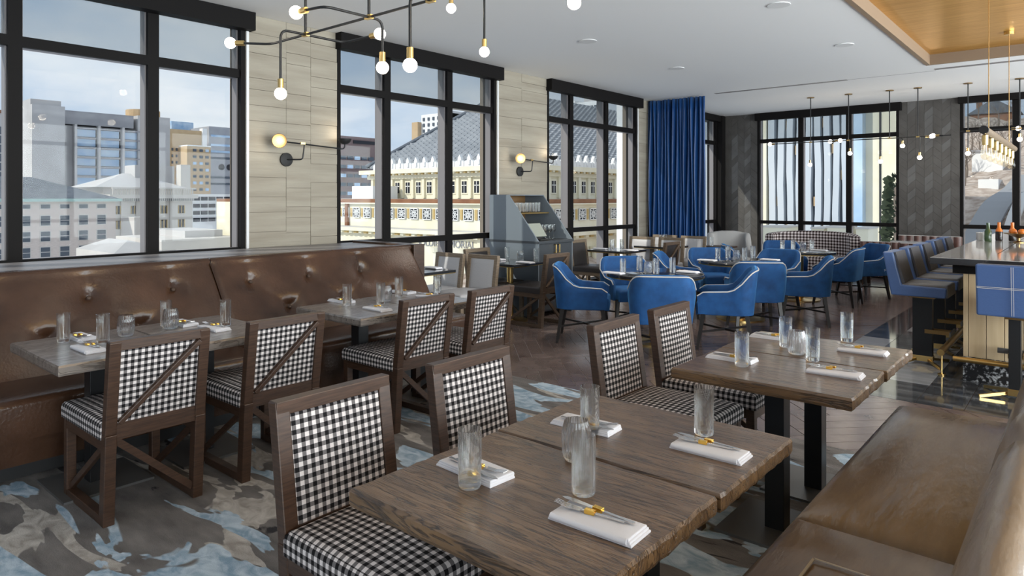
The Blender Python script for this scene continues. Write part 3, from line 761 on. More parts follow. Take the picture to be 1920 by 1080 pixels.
channel('booth_bench', 'maroon channelled booth bench with its back to the camera', -3.02, -2.44, 12.78, -1, .17, .755, 6)
channel('booth_bench', 'maroon channelled booth bench just left of the bar stools', -2.40, -1.95, 12.78, -1, .17, .745, 4)
channel('wall_bench', 'maroon channelled bench along the grey chevron wall', -2.66, -1.70, 13.98, 1, .17, .82, 8)
t = thing('booth_table', 'pale blue topped table between the maroon benches', 'table', (-2.3, 13.42, 0))
one('tabletop', 'bar_top', t, 'cb', (0, 0, .74), (.7, .3, .03)); one('post', 'steel_black', t, 'cyl', (0, 0, .0), .035, .73)

# ---- curtain
def ncur(i, j):
    u = i / 219; x = X0 + .03 + 1.08 * u; z = .02 + (CZ - .035) * j / 14
    am = .040 + .018 * math.sin(u * 17 + 1) + .01 * (1 - j / 14)
    return (x + .012 * math.sin(z * 2 + u * 30), 10.94 + am * math.sin(u * 2 * math.pi * 15 + .5 * math.sin(u * 23)) + .012 * math.sin(z * 1.7 + u * 40), z)
b = MB(); b.grid(220, 15, ncur); cu = b.build('curtain', 'curtain_blue', None, smooth=80)
q = cu.modifiers.new('thick', 'SOLIDIFY'); q.thickness = .004
tag(cu, 'tall navy blue velvet curtain hanging in deep vertical folds', 'curtain')

# ---- service cabinet with glasses
t = thing('service_cabinet', 'grey service cabinet with sloping open hutch against the stone pier', 'cabinet', (0, 0, 0))
cx0, cx1, cy0, cy1, zl, zt = -6.06, -5.24, 6.66, 7.40, .955, 1.53
xt = -5.72
one('body', 'cab_dark', t, 'box', cx0, cy0 + .02, .06, cx1 - .02, cy1 - .02, zl - .03)
for y in (cy0, cy1 - .02):
    MB().prism([(cx0, .0), (cx1, .0), (cx1, zl), (xt, zt), (cx0, zt)], lambda a, c: (a, y, c), lambda a, c: (a, y + .02, c)).build('side_panel', 'cab_grey', t)
one('worktop', 'cab_dark', t, 'box', cx0, cy0 - .005, zl - .03, cx1 + .015, cy1 + .005, zl)
one('top_panel', 'cab_grey', t, 'box', cx0, cy0, zt, xt, cy1, zt + .012)
one('back_panel', 'cab_in', t, 'box', cx0, cy0 + .02, zl, cx0 + .02, cy1 - .02, zt)
one('shelf', 'brass', t, 'box', cx0 + .02, cy0 + .02, 1.29, -5.62, cy1 - .02, 1.305)
m2 = (cy0 + cy1) / 2
for a, c in ((cy0 + .025, m2 - .003), (m2 + .003, cy1 - .025)):
    d = one('door', 'cab_dark', t, 'box', cx1 - .02, a, .08, cx1, c, zl - .04, bevel=.002)
    h = MB(); yy = c - .035 if a < m2 - .1 else a + .035; h.tube([(cx1 + .005, yy, .80), (cx1 + .03, yy, .80), (cx1 + .03, yy, .90), (cx1 + .005, yy, .90)], .009, 8); h.build('handle', 'brass', d)
t2 = thing('till_terminal', 'pale till screen tilted inside the grey cabinet', 'till', (-5.42, 6.86, zl))
b = MB(); b.cb((0, 0, 0), (.02, .26, .20)); b.xf(Matrix.Translation((0, 0, .13)) @ Matrix.Rotation(R(-35), 4, 'Y')); b.build('screen', 'screen', t2, bevel=.004)
one('stand', 'black_matt', t2, 'box', -.06, -.06, 0, .04, .06, .09); one('tray', 'black_matt', t2, 'box', .02, -.10, .005, .14, .10, .02)
# ---- bar
BX, BY, BZ = -.80, 6.66, 1.01
bar = thing('bar_counter', 'bar counter with dark veined stone top and pale oak front', 'bar counter', (0, 0, 0))
one('core', 'frame_dark', bar, 'box', BX + .02, BY + .02, .2, 1.2, 11.8, BZ - .06)
one('stone_base', 'marble_base', bar, 'box', BX, BY, 0, 1.2, 11.8, .20)
x = BX
for i in range(12):
    one('oak_board', 'oak_pale', bar, 'box', x + .002, BY + .0, .20, x + (.035 if i == 0 else .118), BY + .02, BZ - .13, bevel=.002)
    x += .037 if i == 0 else .12
for i in range(40):
    y = BY + .02 + i * .125; one('oak_board', 'oak_pale', bar, 'box', BX, y + .002, .20, BX + .02, y + .123, BZ - .13, bevel=.002)
one('soffit', 'frame_dark', bar, 'box', BX - .07, BY - .02, BZ - .13, 1.2, 11.8, BZ - .055)
one('bar_top_edge', 'marble_dark', bar, 'box', BX - .215, BY - .14, BZ - .055, 1.25, 11.85, BZ - .004, bevel=.003)
one('bar_top', 'bar_top', bar, 'box', BX - .212, BY - .137, BZ - .004, 1.25, 11.85, BZ, bevel=.001)
one('top_joint', 'frame_dark', bar, 'box', -.62, BY + .6, BZ - .001, -.614, 11.5, BZ + .0006)
rail = thing('foot_rail', 'polished brass foot rail along the oak bar front', 'foot rail')
one('tube', 'brass', rail, 'tube', [(BX - .16, BY + .02, .20), (BX - .16, 11.5, .20)], .028, 16, smooth=60)
one('tube', 'brass', rail, 'tube', [(BX - .05, BY - .14, .20), (1.2, BY - .14, .20)], .022, 16, smooth=60)
for y in (BY + .08, BY + 1.5, BY + 3):
    one('bracket', 'brass', rail, 'tube', [(BX - .16, y, .18), (BX - .16, y, 0.012)], .008, 8); one('foot', 'brass', rail, 'cyl', (BX - .16, y, .001), .03, .012)

def stool():
    """faces +Y"""
    t = thing('bar_stool', 'x', 'bar stool'); sh = .735
    b = MB(); b.cushion(-.21, -.20, sh - .105, .21, .22, sh, r=.02, crown=.004); b.build('seat', 'leather_dark_grey', t, smooth=50)
    b = MB(); b.prism([(-.215, sh - .11), (.205, sh - .11), (.215, sh - .02), (-.13, sh - .012), (-.20, 1.01), (-.285, 1.01)], lambda a, c: (-.222, a, c), lambda a, c: (.222, a, c))
    b.build('shell', 'leather_blue', t, bevel=.012)
    b = MB(); b.cushion(-.20, 0, -.02, .20, .28, .02, r=.015, crown=.006); b.xf(Matrix.Translation((0, -.128, sh)) @ Matrix.Rotation(R(105), 4, 'X')); b.build('back_pad', 'leather_dark_grey', t, smooth=50)
    th = MB(); y = lambda z: -.222 - .075 * (z - .62) / .39
    for dx in (-.006, .006): th.bar((dx, y(.64) - .006, .64), (dx, y(1.0) - .006, 1.0), .003, .002)
    for dz in (-.005, .005): th.bar((-.215, y(.84 + dz) - .006, .84 + dz), (.215, y(.84 + dz) - .006, .84 + dz), .002, .003)
    for dx in (-.006, .006): th.bar((dx, -.115, .76), (dx, -.175, .98), .003, .002)
    th.build('stitching', 'piping_pale', t)
    one('seat_plate', 'brass_dark', t, 'cb', (0, 0, sh - .125), (.12, .20, .028))
    one('post', 'steel_black', t, 'cb', (0, 0, (sh - .14) / 2 + .02), (.075, .155, sh - .18), bevel=.002)
    one('foot_bracket', 'brass', t, 'cb', (0, 0, .05), (.085, .165, .05), bevel=.002)
    for s in (-1, 1):
        one('foot', 'brass', t, 'bar', (s * .04, .05, .04), (s * .21, .17, .012), .018, .022)
        one('foot', 'brass', t, 'bar', (s * .04, -.05, .04), (s * .21, -.17, .012), .018, .022)
        one('footrest_arm', 'brass_dark', t, 'bar', (s * .045, .02, .30), (s * .045, .22, .30), .008, .035)
    one('footrest', 'steel_plate', t, 'bar', (-.13, .225, .30), (.13, .225, .30), .012, .04)
    return t
ST = Proto(stool()); g5 = 'blue backed bar stools'
for k, (y, lb) in enumerate(((7.12, 'blue bar stool nearest us along the side of the bar'), (7.80, 'second bar stool along the side of the bar'), (8.48, 'third bar stool along the side of the bar'),
                             (9.20, 'fourth bar stool along the side of the bar'), (9.92, 'farthest bar stool along the side of the bar'))):
    ST.put((-1.16, y, 0), -FW, lb, g5)
ST.put((-.43, 6.34, 0), 0, 'blue stitched bar stool at the end of the bar by the right edge', g5)

# ---- things on the bar
def lathe_thing(name, label, cat, m, prof, loc, n=20, group=None, sm=50):
    o = one(name, m, None, 'lathe', prof, n, smooth=sm); o.location = loc; return tag(o, label, cat, group)
def bottle(loc, body, cap, lb):
    t = thing('bottle', lb, 'bottle', loc)
    one('body', body, t, 'lathe', [(.033, 0), (.036, .01), (.036, .10), (.014, .14), (.013, .17)], 16, smooth=40); one('wrapper', cap, t, 'lathe', [(.0365, .105), (.03, .125), (.017, .15), (.017, .21), (0, .212)], 16, smooth=40)
bottle((-.80, 9.55, BZ), 'bottle_dark', 'amber', 'dark bottle with orange wrapper on the bar, left one')
bottle((-.68, 9.60, BZ), 'bottle_dark', 'amber', 'dark bottle with orange wrapper on the bar, right one')
bottle((-.88, 9.30, BZ), 'bottle_green', 'bottle_green', 'small green bottle on the bar beside the pale cups')
for i, (x, y) in enumerate(((-.98, 9.55), (-.93, 9.72), (-.95, 9.40))):
    lathe_thing('cup', ['pale cup on the bar nearest the window edge', 'pale cup on the bar behind the other two', 'pale cup on the bar in front, by the green bottle'][i], 'cup', 'ceramic', [(.03, 0), (.038, .01), (.040, .09), (.036, .09), (.034, .015), (0, .012)], (x, y, BZ), group='pale cups on the bar')
t = thing('serving_bowl', 'dark metal bowl of fruit on a stand at the right bar edge', 'bowl', (-.60, 9.25, BZ))
one('bowl', 'brass_dark', t, 'lathe', [(.05, 0), (.05, .008), (.015, .02), (.015, .05), (.10, .09), (.14, .10), (.138, .105), (.09, .098), (0, .06)], 28, smooth=40)
for k, (x, y) in enumerate(((-.05, .02), (.03, -.04))):
    o = lathe_thing('orange', ['orange in the bar bowl, left one', 'orange in the bar bowl, right one'][k], 'orange', 'amber', [(0, 0), (.02, .004), (.034, .02), (.036, .035), (.03, .055), (.012, .066), (0, .067)], (-.60 + x, 9.25 + y, BZ + .085), group='oranges in the bar bowl')

# ---- tableware
TUM = one('tumbler', 'tumbler', None, 'lathe', [(0, 0), (.028, 0), (.031, .004), (.0325, .155), (.0305, .155), (.0285, .02), (0, .016)], 24, smooth=40); tag(TUM, 'x', 'glass')
RIB = one('ribbed_votive', 'ribbed', None, 'lathe', [(0, 0), (.030, 0), (.037, .008), (.042, .03), (.0435, .06), (.042, .09), (.036, .112), (.034, .118), (.031, .118), (.033, .108), (.038, .085), (.0395, .06), (.038, .032), (.032, .012), (0, .01)], 96, rib=.035, nr=24, smooth=60); tag(RIB, 'x', 'candle holder')
# an inner dark candle base is not visible; napkin as three folded layers
def napkin():
    t = MB(); L, Wd = .225, .095
    for k, (z0, z1, ins) in enumerate(((0, .0065, 0), (.006, .012, .002), (.0115, .017, .004))):
        t.cushion(-L / 2 + ins, -Wd / 2 + ins * .4, z0, L / 2 - ins * 2, Wd / 2 - ins, z1, r=.0032, crown=.0015)
    t.tube([(-L / 2 + .006, -Wd / 2 + .004, .0088), (L / 2 - .012, -Wd / 2 + .004, .0088)], .0085, 10)
    return t.build('folded_napkin', 'linen', None, smooth=50)
NAP = tag(napkin(), 'x', 'napkin')
def fork():
    t = thing('fork', 'x', 'fork')
    b = MB(); b.bar((-.095, 0, .004), (.02, 0, .006), .007, .003, w2=.005); b.build('handle', 'cutlery', t)
    b = MB(); b.cb((.035, 0, .006), (.035, .018, .002))
    for k in range(4): b.bar((.05, -.0085 + k * .0057, .006), (.088, -.009 + k * .006, .012), .0028, .002)
    b.build('tines', 'cutlery', t); one('gold_collar', 'gold', t, 'cb', (-.005, 0, .006), (.026, .013, .011), bevel=.001); return t
def knife():
    t = thing('knife', 'x', 'knife')
    b = MB(); b.bar((-.105, 0, .004), (.0, 0, .005), .010, .004, w2=.007); b.build('handle', 'cutlery', t)
    b = MB(); b.prism([(0, -.005), (.07, -.009), (.095, -.006), (.105, .002), (.09, .007), (0, .006)], lambda a, c: (a, c, .005), lambda a, c: (a, c, .0065)); b.build('blade', 'cutlery', t)
    one('gold_collar', 'gold', t, 'cb', (-.004, 0, .006), (.026, .014, .011), bevel=.001); return t
FK, KN = Proto(fork()), Proto(knife())
class One:
    def __init__(s, o): s.o = o; s.used = False
    def put(s, loc, rz, lb, g):
        o = s.o if not s.used else s.o.copy()
        if s.used: COL.objects.link(o)
        s.used = True; o.location = loc; o.rotation_euler = (0, 0, rz); o['label'] = lb; o['group'] = g; return o
TU, RV, NP = One(TUM), One(RIB), One(NAP)
ORD = ('first', 'second', 'third', 'fourth', 'fifth')
def setting(tname, tums, ribs, naps, h=TH, rz=0, cut=True, flip=None):
    h += .0045
    for k, (px, py) in enumerate(tums): p = fz(px, py, h); TU.put(p, 0, f'tall clear tumbler, {ORD[k]} from the left on the {tname}', 'tumblers on the ' + tname)
    for k, (px, py) in enumerate(ribs):
        p = fz(px, py, h); RV.put(p, 0, f'ribbed glass candle holder on the {tname}' + (f', {ORD[k]} from the left' if len(ribs) > 1 else ''), 'candle holders on the ' + tname)
    for k, (px, py) in enumerate(naps):
        p = fz(px, py, h); a = rz + R(random.uniform(-4, 4)); f = -1 if (flip and k in flip) else 1
        a += math.pi if f < 0 else 0
        NP.put(p, a, f'folded white napkin, {ORD[k]} from the left on the {tname}', 'napkins on the ' + tname)
        if cut:
            c, s_ = math.cos(a), math.sin(a)
            def q(u, v): return (p.x + u * c - v * s_, p.y + u * s_ + v * c, p.z + .0185)
            FK.put(q(-.03, .002), a + math.pi + R(6), f'fork with gold collar, {ORD[k]} from the left on the {tname}', 'forks on the ' + tname)
            KN.put(q(-.02, .026), a + math.pi - R(4), f'knife with gold collar, {ORD[k]} from the left on the {tname}', 'knives on the ' + tname)
setting('foreground tables', [(881, 912), (1094, 925), (1106, 812), (1320, 814)], [(1081, 862)], [(890, 884), (1098, 800), (1122, 985), (1332, 848)], flip=(0, 1))
setting('tables by the bar', [(1391, 686), (1473, 650), (1524, 676), (1588, 640)], [(1494, 664)], [(1372, 674), (1448, 634), (1566, 702), (1618, 661)], flip=(0, 1))
setting('left banquette tables', [(119, 641), (193, 643), (311, 611), (423, 610)], [(236, 630), (320, 616)], [(148, 634), (166, 656), (342, 608), (402, 617)], flip=(0, 2))
setting('farther banquette tables', [(651, 573), (714, 570), (748, 556), (820, 553)], [(724, 565)], [(640, 566), (708, 581), (755, 549), (806, 558)], flip=(0, 2))
setting('small table before the cabinet', [(951, 486), (1005, 489)], [(976, 488)], [(932, 487), (985, 493)], cut=False)
setting('small table by the banquette end', [(786, 499)], [], [(812, 503)], cut=False)
setting('small table by the third window', [(1148, 468), (1166, 468)], [], [(1126, 467), (1182, 470)], cut=False)
setting('small table before the curtain', [(1240, 457), (1247, 456)], [], [(1262, 459)], cut=False)
setting('nearest round table', [(1168, 513), (1199, 507), (1230, 513), (1261, 511)], [(1215, 512)], [(1150, 513), (1290, 511)], cut=False)
setting('middle round table', [(1346, 488), (1365, 484), (1396, 488), (1412, 484)], [(1381, 487)], [(1326, 489), (1444, 488)], cut=False)
setting('farthest round table', [(1467, 470), (1487, 469), (1522, 468)], [(1506, 468)], [(1452, 471), (1536, 470)], cut=False)
p = fz(1334, 461, .655); TU.put((p.x, p.y, .656), 0, 'clear tumbler on the side table by the wing chair', 'tumbler by the wing chair')
# wine glasses and flutes in the cabinet
WG = One(tag(one('wine_glass', 'tumbler', None, 'lathe', [(.03, 0), (.03, .003), (.004, .008), (.0035, .08), (.02, .10), (.032, .13), (.030, .19), (.0285, .19), (.030, .13), (.018, .105), (0, .098)], 16, smooth=50), 'x', 'glass'))
for k in range(8):
    WG.put((-5.46 - .07 * (k % 2), 7.02 + .085 * (k // 2), zl + .001), 0, f'stemmed wine glass in cabinet, {ORD[k // 2]} pair from the till, {"window side" if k % 2 else "room side"}', 'wine glasses in the cabinet')
FG = One(tag(one('shelf_glass', 'tumbler', None, 'lathe', [(.026, 0), (.028, .004), (.030, .13), (.028, .13), (.026, .01), (0, .008)], 14, smooth=50), 'x', 'glass'))
for k in range(9): FG.put((-5.72 - .0 * k, 6.74 + .068 * k, 1.306), 0, f'upright glass on the lit cabinet shelf, number {("one two three four five six seven eight nine").split()[k]} from the left', 'glasses on the cabinet shelf')

# ---- lights
BR = .034
def bulb(b_socket, b_bulb, p, d):
    """socket then globe along unit direction d from p"""
    p, d = Vector(p), Vector(d).normalized()
    b_socket.tube([p, p + d * .055], .0165, 12)
    c = p + d * (.055 + BR * .8)
    M = Matrix.Translation(c); n = 10
    b_bulb.lathe([(BR * math.sin(math.pi * k / n), -BR * math.cos(math.pi * k / n)) for k in range(n + 1)], 16, tuple(c))
    return c
def lamp_at(root, c, e=2.5):
    L = bpy.data.lights.new('globe_light', 'POINT'); L.energy = e; L.shadow_soft_size = .04; L.color = (1, .85, .65)
    o = bpy.data.objects.new('globe_light', L); COL.objects.link(o); o.parent = root; o.location = c
def chandelier(label, rods, tubes, arms, light=2.5):
    """rods: vertical stems (x,y,z0,z1[,canopy]); tubes: polylines; arms: (polyline, bulb direction)"""
    t = thing('chandelier', label, 'chandelier')
    for x, y, z0, z1, can in rods:
        one('stem', 'steel_black', t, 'tube', [(x, y, z0), (x, y, z1)], .008, 8)
        one('node', 'brass', t, 'cb', (x, y, z0), (.05, .022, .022))
        if can: one('canopy', 'brass_dark', t, 'lathe', [(.06, z1 - .012), (.06, z1 - .001)], 20).location = (x, y, 0)
    for pl in tubes: one('rod', 'steel_black', t, 'tube', pl, .0075, 8, smooth=60)
    for pl, d in arms:
        a = one('arm', 'steel_black', t, 'tube', pl, .0075, 8, smooth=60)
        sb, bb = MB(), MB(); c = bulb(sb, bb, pl[-1], d); sb.build('socket', 'brass', a); bb.build('bulb', 'bulb', a, smooth=80); lamp_at(t, c, light)
    return t
Z1, Y1 = 2.45, 2.235
n1, n2, n3 = (-3.48, Y1, Z1), (-2.89, Y1, Z1), (-2.415, Y1, Z1)
def bend(p, q, r, k=5):   # quarter bend helper: p corner approached from q1 to q2
    p, a, b = Vector(p), Vector(q[0]), Vector(q[1]); u = (a - p).normalized(); w = (b - p).normalized(); out = []
    for i in range(k + 1):
        s_ = i / k; out.append(p + u * r * (1 - s_) ** 2 + w * r * s_ ** 2)
    return [a] + out + [b]
chandelier('angular dark rod chandelier with globe bulbs at the upper left', [(*n1[:2], Z1, CZ, 1), (*n2[:2], Z1, CZ, 1), (*n3[:2], Z1, CZ, 1)], [[n1, n2, n3, (-2.2, Y1, Z1)]],
           [(bend((-3.86, Y1, Z1), ((-3.48, Y1, Z1), (-3.86 - .1, Y1 - .12, Z1)), .05), (-.6, -.6, 0)),
            (bend((-3.48, Y1 - .16, Z1), ((-3.48, Y1, Z1), (-3.48, Y1 - .16, 2.17)), .05), (0, 0, -1)),
            (bend((-3.48, Y1 + .27, Z1), ((-3.48, Y1, Z1), (-3.22, Y1 + .27, Z1)), .05), (1, 0, 0)),
            (bend((-2.89, Y1 - .27, Z1), ((-2.89, Y1, Z1), (-3.02, Y1 - .29, Z1)), .05), (-1, -.1, 0)),
            (bend((-2.89, Y1 + .09, Z1), ((-2.89, Y1, Z1), (-2.89, Y1 + .09, 2.28)), .05), (0, 0, -1)),
            (bend((-2.415, Y1 - .13, Z1), ((-2.415, Y1, Z1), (-2.415, Y1 - .13, 2.20)), .05), (0, 0, -1))])
Y2, Z2 = 3.3, 2.95
chandelier('dark rod chandelier with globe bulbs mostly above the top edge', [(-3.2, Y2, Z2, CZ, 1), (-2.2, Y2, Z2, CZ, 1)], [[(-3.45, Y2, Z2), (-1.85, Y2, Z2)]],
           [([(-3.36, Y2, Z2), (-3.36, Y2, 2.89)], (0, 0, -1)), ([(-3.03, Y2 - .02, Z2), (-3.03, Y2 - .02, 2.54)], (0, 0, -1)),
            (bend((-1.91, 2.71, Z2), ((-1.91, Y2, Z2), (-1.91, 2.71, 2.53)), .05), (0, 0, -1))])
YF, ZF = 12.4, 2.47
def xf_(px): return fY(px, 260, YF).x
A, B_, C_, D_ = xf_(1520), xf_(1591), xf_(1668), xf_(1721)
def drop(x, y, z): return ([(x, y, ZF), (x, y, z)], (0, 0, -1))
chandelier('long dark rod chandelier with globe bulbs before the back windows', [(x, YF, ZF, CZ, 1) for x in (A, B_, C_, D_)], [[(A - .55, YF, ZF), (D_ + .45, YF, ZF)]],
           [([(A - .55, YF, ZF), (A - .62, YF, ZF)], (-1, 0, 0)), drop(A - .02, YF + .03, 2.16), drop(B_ + .03, YF - .03, 2.33), drop(C_ - .14, YF + .03, 2.18),
            (bend((C_ + .18, YF + .03, ZF), ((C_, YF + .03, ZF), (C_ + .18, YF + .03, 2.42)), .04), (0, 0, -1)), drop(D_ + .03, YF - .03, 2.22),
            ([(D_, YF + .04, ZF), (D_ + .1, YF + .04, ZF)], (1, 0, 0)), ([(D_ + .35, YF - .06, ZF), (D_ + .3, YF - .06, ZF)], (-1, 0, 0)),
            ([(B_ - .1, YF + .05, ZF), (B_ - .22, YF + .05, ZF)], (-1, 0, 0)), ([(B_ - .4, YF - .05, ZF), (B_ - .2, YF - .05, ZF)], (1, 0, 0))], 1.5)
E2, F2 = xf_(1815), xf_(1912)
chandelier('dark rod chandelier with globe bulbs before the right-hand window', [(E2, YF, ZF + .05, CZ, 1), (F2, YF, ZF + .05, CZ, 1)], [[(E2 - .1, YF, ZF + .05), (F2 + .6, YF, ZF + .05)]],
           [([(E2, YF, ZF + .05), (E2, YF, 2.26)], (0, 0, -1)), ([(F2, YF, ZF + .05), (F2, YF, 2.44)], (0, 0, -1)), ([(F2 - .2, YF + .03, ZF + .05), (F2 - .1, YF + .03, ZF + .05)], (1, 0, 0))], 1.5)
t = thing('linear_pendant', 'wooden bar pendant with a row of clear filament bulbs over the bar', 'pendant')
PX, PZ = -.70, 2.085
one('wood_bar', 'oak_grey', t, 'tube', [(PX, 7.1, PZ), (PX, 10.1, PZ)], .035, 14, smooth=60)
one('end_cap', 'steel_black', t, 'tube', [(PX, 7.06, PZ), (PX, 7.1, PZ)], .036, 14)
for y in (7.45, 9.45):
    one('cord', 'brass_dark', t, 'tube', [(PX, y, PZ), (PX, y, CZ + .12)], .004, 6)
    one('canopy', 'brass', t, 'lathe', [(.05, CZ + .085), (.05, CZ + .119)], 18).location = (PX, y, 0)
for k in range(7):
    y = 7.18 + k * .44
    q = one('socket', 'brass', t, 'lathe', [(.022, 0), (.024, .02), (.024, .085), (.012, .09)], 12, smooth=40); q.location = (PX, y, PZ - .125)
    g = one('bulb', 'bulb_glass', q, 'lathe', [(.014, 0), (.03, -.04), (.036, -.075), (.03, -.11), (.01, -.128), (0, -.13)], 14, smooth=60)
    one('filament', 'bulb_clear', q, 'tube', [(-.006, 0, 0), (-.008, 0, -.07), (.008, 0, -.07), (.006, 0, 0)], .002, 5)

def sconce(label, y, z, k=1.0):
    t = thing('wall_sconce', label, 'wall lamp', (X0, y, z))
    b = MB(); b.lathe([(.068, 0), (.068, .018), (.05, .024), (0, .024)], 24); b.xf(Matrix.Rotation(R(90), 4, 'Y')); b.build('backplate', 'black_matt', t, smooth=40)
    one('arm', 'steel_black', t, 'tube', bend((.14, 0.10, 0), ((.02, .0, 0), (.14, .12, .155)), .03), .007, 8)
    one('crossbar', 'steel_black', t, 'tube', bend((.14, .60, .13), ((.14, -.10, .165), (.14, .60, .20)), .04), .007, 8)
    one('node', 'brass', t, 'cb', (.14, .10, .16), (.02, .05, .02))
    prof = [(.0, -.055), (.03, -.05), (.055, -.032), (.068, -.008), (.07, .004), (.066, .004), (.052, -.028), (.028, -.044), (0, -.049)]
    b = MB(); b.lathe(prof, 24); up = thing; b.xf(Matrix.Translation((.14, .60, .235))); s1 = b.build('shade', 'black_matt', t, smooth=60)
    d = Vector((.75, -.62, -.15)).normalized(); q = d.to_track_quat('Z', 'Y').to_matrix().to_4x4()
    b = MB(); b.lathe(prof, 24); b.xf(Matrix.Translation(Vector((.15, -.16, .17))) @ q); s2 = b.build('shade', 'brass_dark', t, smooth=60)
    for s_, c in ((s1, Vector((.14, .60, .215))), (s2, Vector((.15, -.16, .17)) - d * .012)):
        b = MB(); b.lathe([(.024 * math.sin(math.pi * i / 8), -.024 * math.cos(math.pi * i / 8)) for i in range(9)], 14, tuple(c)); b.build('bulb', 'bulb', s_, smooth=80)
    lamp_at(t, (.14, .60, .28), .7); lamp_at(t, Vector((.15, -.16, .17)) + d * .05, .6)
sconce('black wall lamp with two half globe shades on the first stone pier', 3.695, 1.88)
sconce('black wall lamp with two half globe shades above the grey cabinet', 7.33, 1.87)
# ================================================================== city outside
def em(name, c, c2=None, sc=.5, rough=.9, st=(1, 1, 1)): return mat(name, c, rough, spec=.2, noise=(sc, c2, st, 6, .3, .7) if c2 else None)
em('x_reflected_pier', (.50, .55, .61), (.60, .64, .69), .1); em('x_brick', (.60, .52, .48), (.70, .62, .58), 2, st=(1, 1, 4)); em('x_slate', (.085, .10, .125), (.16, .18, .21), .8, .6); em('x_stone', (.58, .55, .52), (.66, .63, .60), .3)
em('x_conc', (.46, .45, .45), (.58, .57, .57), .15); em('x_conc_d', (.30, .30, .32), (.38, .38, .40), .3); em('x_tan', (.50, .36, .22), (.58, .43, .27), .4); em('x_grey', (.34, .35, .39), (.42, .43, .46), .3)
em('x_tile', (.27, .29, .32), (.36, .38, .41), .8, .5); em('x_maroon', (.215, .155, .155), (.26, .19, .185), .3); em('x_cream', (.80, .74, .56), (.88, .84, .70), .5); em('x_white', (.80, .80, .80), (.86, .86, .85), .3)
em('x_copper', (.42, .58, .55)); em('x_dark', (.03, .032, .04), rough=.3); em('x_win', (.10, .12, .15), rough=.15); em('x_winb', (.30, .48, .72), (.62, .75, .88), .25, .15); em('x_rust', (.22, .10, .06), (.32, .17, .10), .6)
em('x_ochre', (.55, .40, .18)); em('x_hill', (.27, .20, .155), (.60, .52, .46), 1.1); em('x_road', (.30, .31, .33)); em('x_walk', (.58, .58, .58)); em('x_bark', (.19, .155, .13)); em('x_ever', (.05, .065, .04))
def ebox(name, m, par, *a): return one(name, m, par, 'box', *a)
def facade_x(par, X, ya, yb, zs, n, w, h, m='x_win', reveal='x_stone', fr=.12):
    """windows on a wall looking to +X"""
    for z in zs:
        for i in range(n):
            y = ya + (yb - ya) * (i + .5) / n
            q = ebox('window', reveal, par, X - .05, y - w / 2 - fr, z - h / 2 - fr, X + .06, y + w / 2 + fr, z + h / 2 + fr)
            ebox('window_glass', m, q, X + .06, y - w / 2, z - h / 2, X + .08, y + w / 2, z + h / 2); ebox('glazing_bar', reveal, q, X + .08, y - w / 2, z - .03, X + .10, y + w / 2, z + .03)
def PY(px, X): return fX(px, 371, X).y
def PZ_(px, py, X): return fX(px, py, X).z
g6 = 'city buildings beyond the left windows'
# A: long building with slate hip roof
XA = -120.; y0, y1 = PY(-130, XA), PY(217, XA); ze = PZ_(100, 378, XA)
t = thing('office_building', 'pale brick building with slate hip roof and copper gutter', 'building', (0, 0, 0), 0, g6)
ebox('wall', 'x_brick', t, XA - 22, y0, -22, XA, y1, ze); ebox('gutter', 'x_copper', t, XA - 22.6, y0, ze, XA + .7, y1 + .7, ze + .45)
zr = PZ_(100, 333, XA - 11); b = MB(); b.add([(XA + .5, y0, ze + .45), (XA + .5, y1 + .5, ze + .45), (XA - 22, y1 + .5, ze + .45), (XA - 22, y0, ze + .45), (XA - 10, y1 - 9, zr), (XA - 10, y0, zr)], [(0, 1, 4, 5), (1, 2, 4), (2, 3, 5, 4), (0, 3, 2, 1), (0, 5, 3)]); b.build('roof', 'x_slate', t)
pitch = (PY(190, XA) - PY(85, XA)) / 3; ys = [PY(190, XA) - pitch * k for k in range(9)]
for z, h in [(PZ_(120, 387, XA), .6)] + [(PZ_(120, 413 + 29 * k, XA), 1.45) for k in range(4)]:
    for y in ys:
        q = ebox('window', 'x_stone', t, XA - .05, y - .72, z - h / 2 - .12, XA + .08, y + .72, z + h / 2 + .12); ebox('window_glass', 'x_win', q, XA + .08, y - .6, z - h / 2, XA + .1, y + .6, z + h / 2)
        if h > 1: ebox('glazing_bar', 'x_conc', q, XA + .1, y - .6, z - .05, XA + .13, y + .6, z + .05)
# B: stone building with balustrade
XB = -132.; y0, y1 = PY(208, XB), PY(361, XB); ze = PZ_(290, 372, XB)
t = thing('stone_building', 'pale stone building with balustrade and low attic roof', 'building', (0, 0, 0), 0, g6)
ebox('wall', 'x_stone', t, XB - 20, y0, -22, XB, y1, ze); ebox('cornice', 'x_stone', t, XB - 20, y0 - .5, ze, XB + 1.1, y1 + .6, ze + .7)
nb = 34
for k in range(nb): y = y0 + (y1 - y0) * (k + .5) / nb; ebox('baluster', 'x_stone', t, XB + .3, y - .10, ze + .7, XB + .55, y + .10, ze + 1.7)
ebox('rail', 'x_stone', t, XB + .2, y0, ze + 1.7, XB + .7, y1 + .4, ze + 2.0)
for k in range(40): y = y0 + (y1 - y0) * (k + .5) / 40; ebox('modillion', 'x_conc', t, XB + .0, y - .12, ze - .45, XB + .8, y + .12, ze)
za = PZ_(290, 352, XB - 6); ebox('attic_wall', 'x_stone', t, XB - 18, PY(190, XB - 5), ze, XB - 4, PY(345, XB - 4), za)
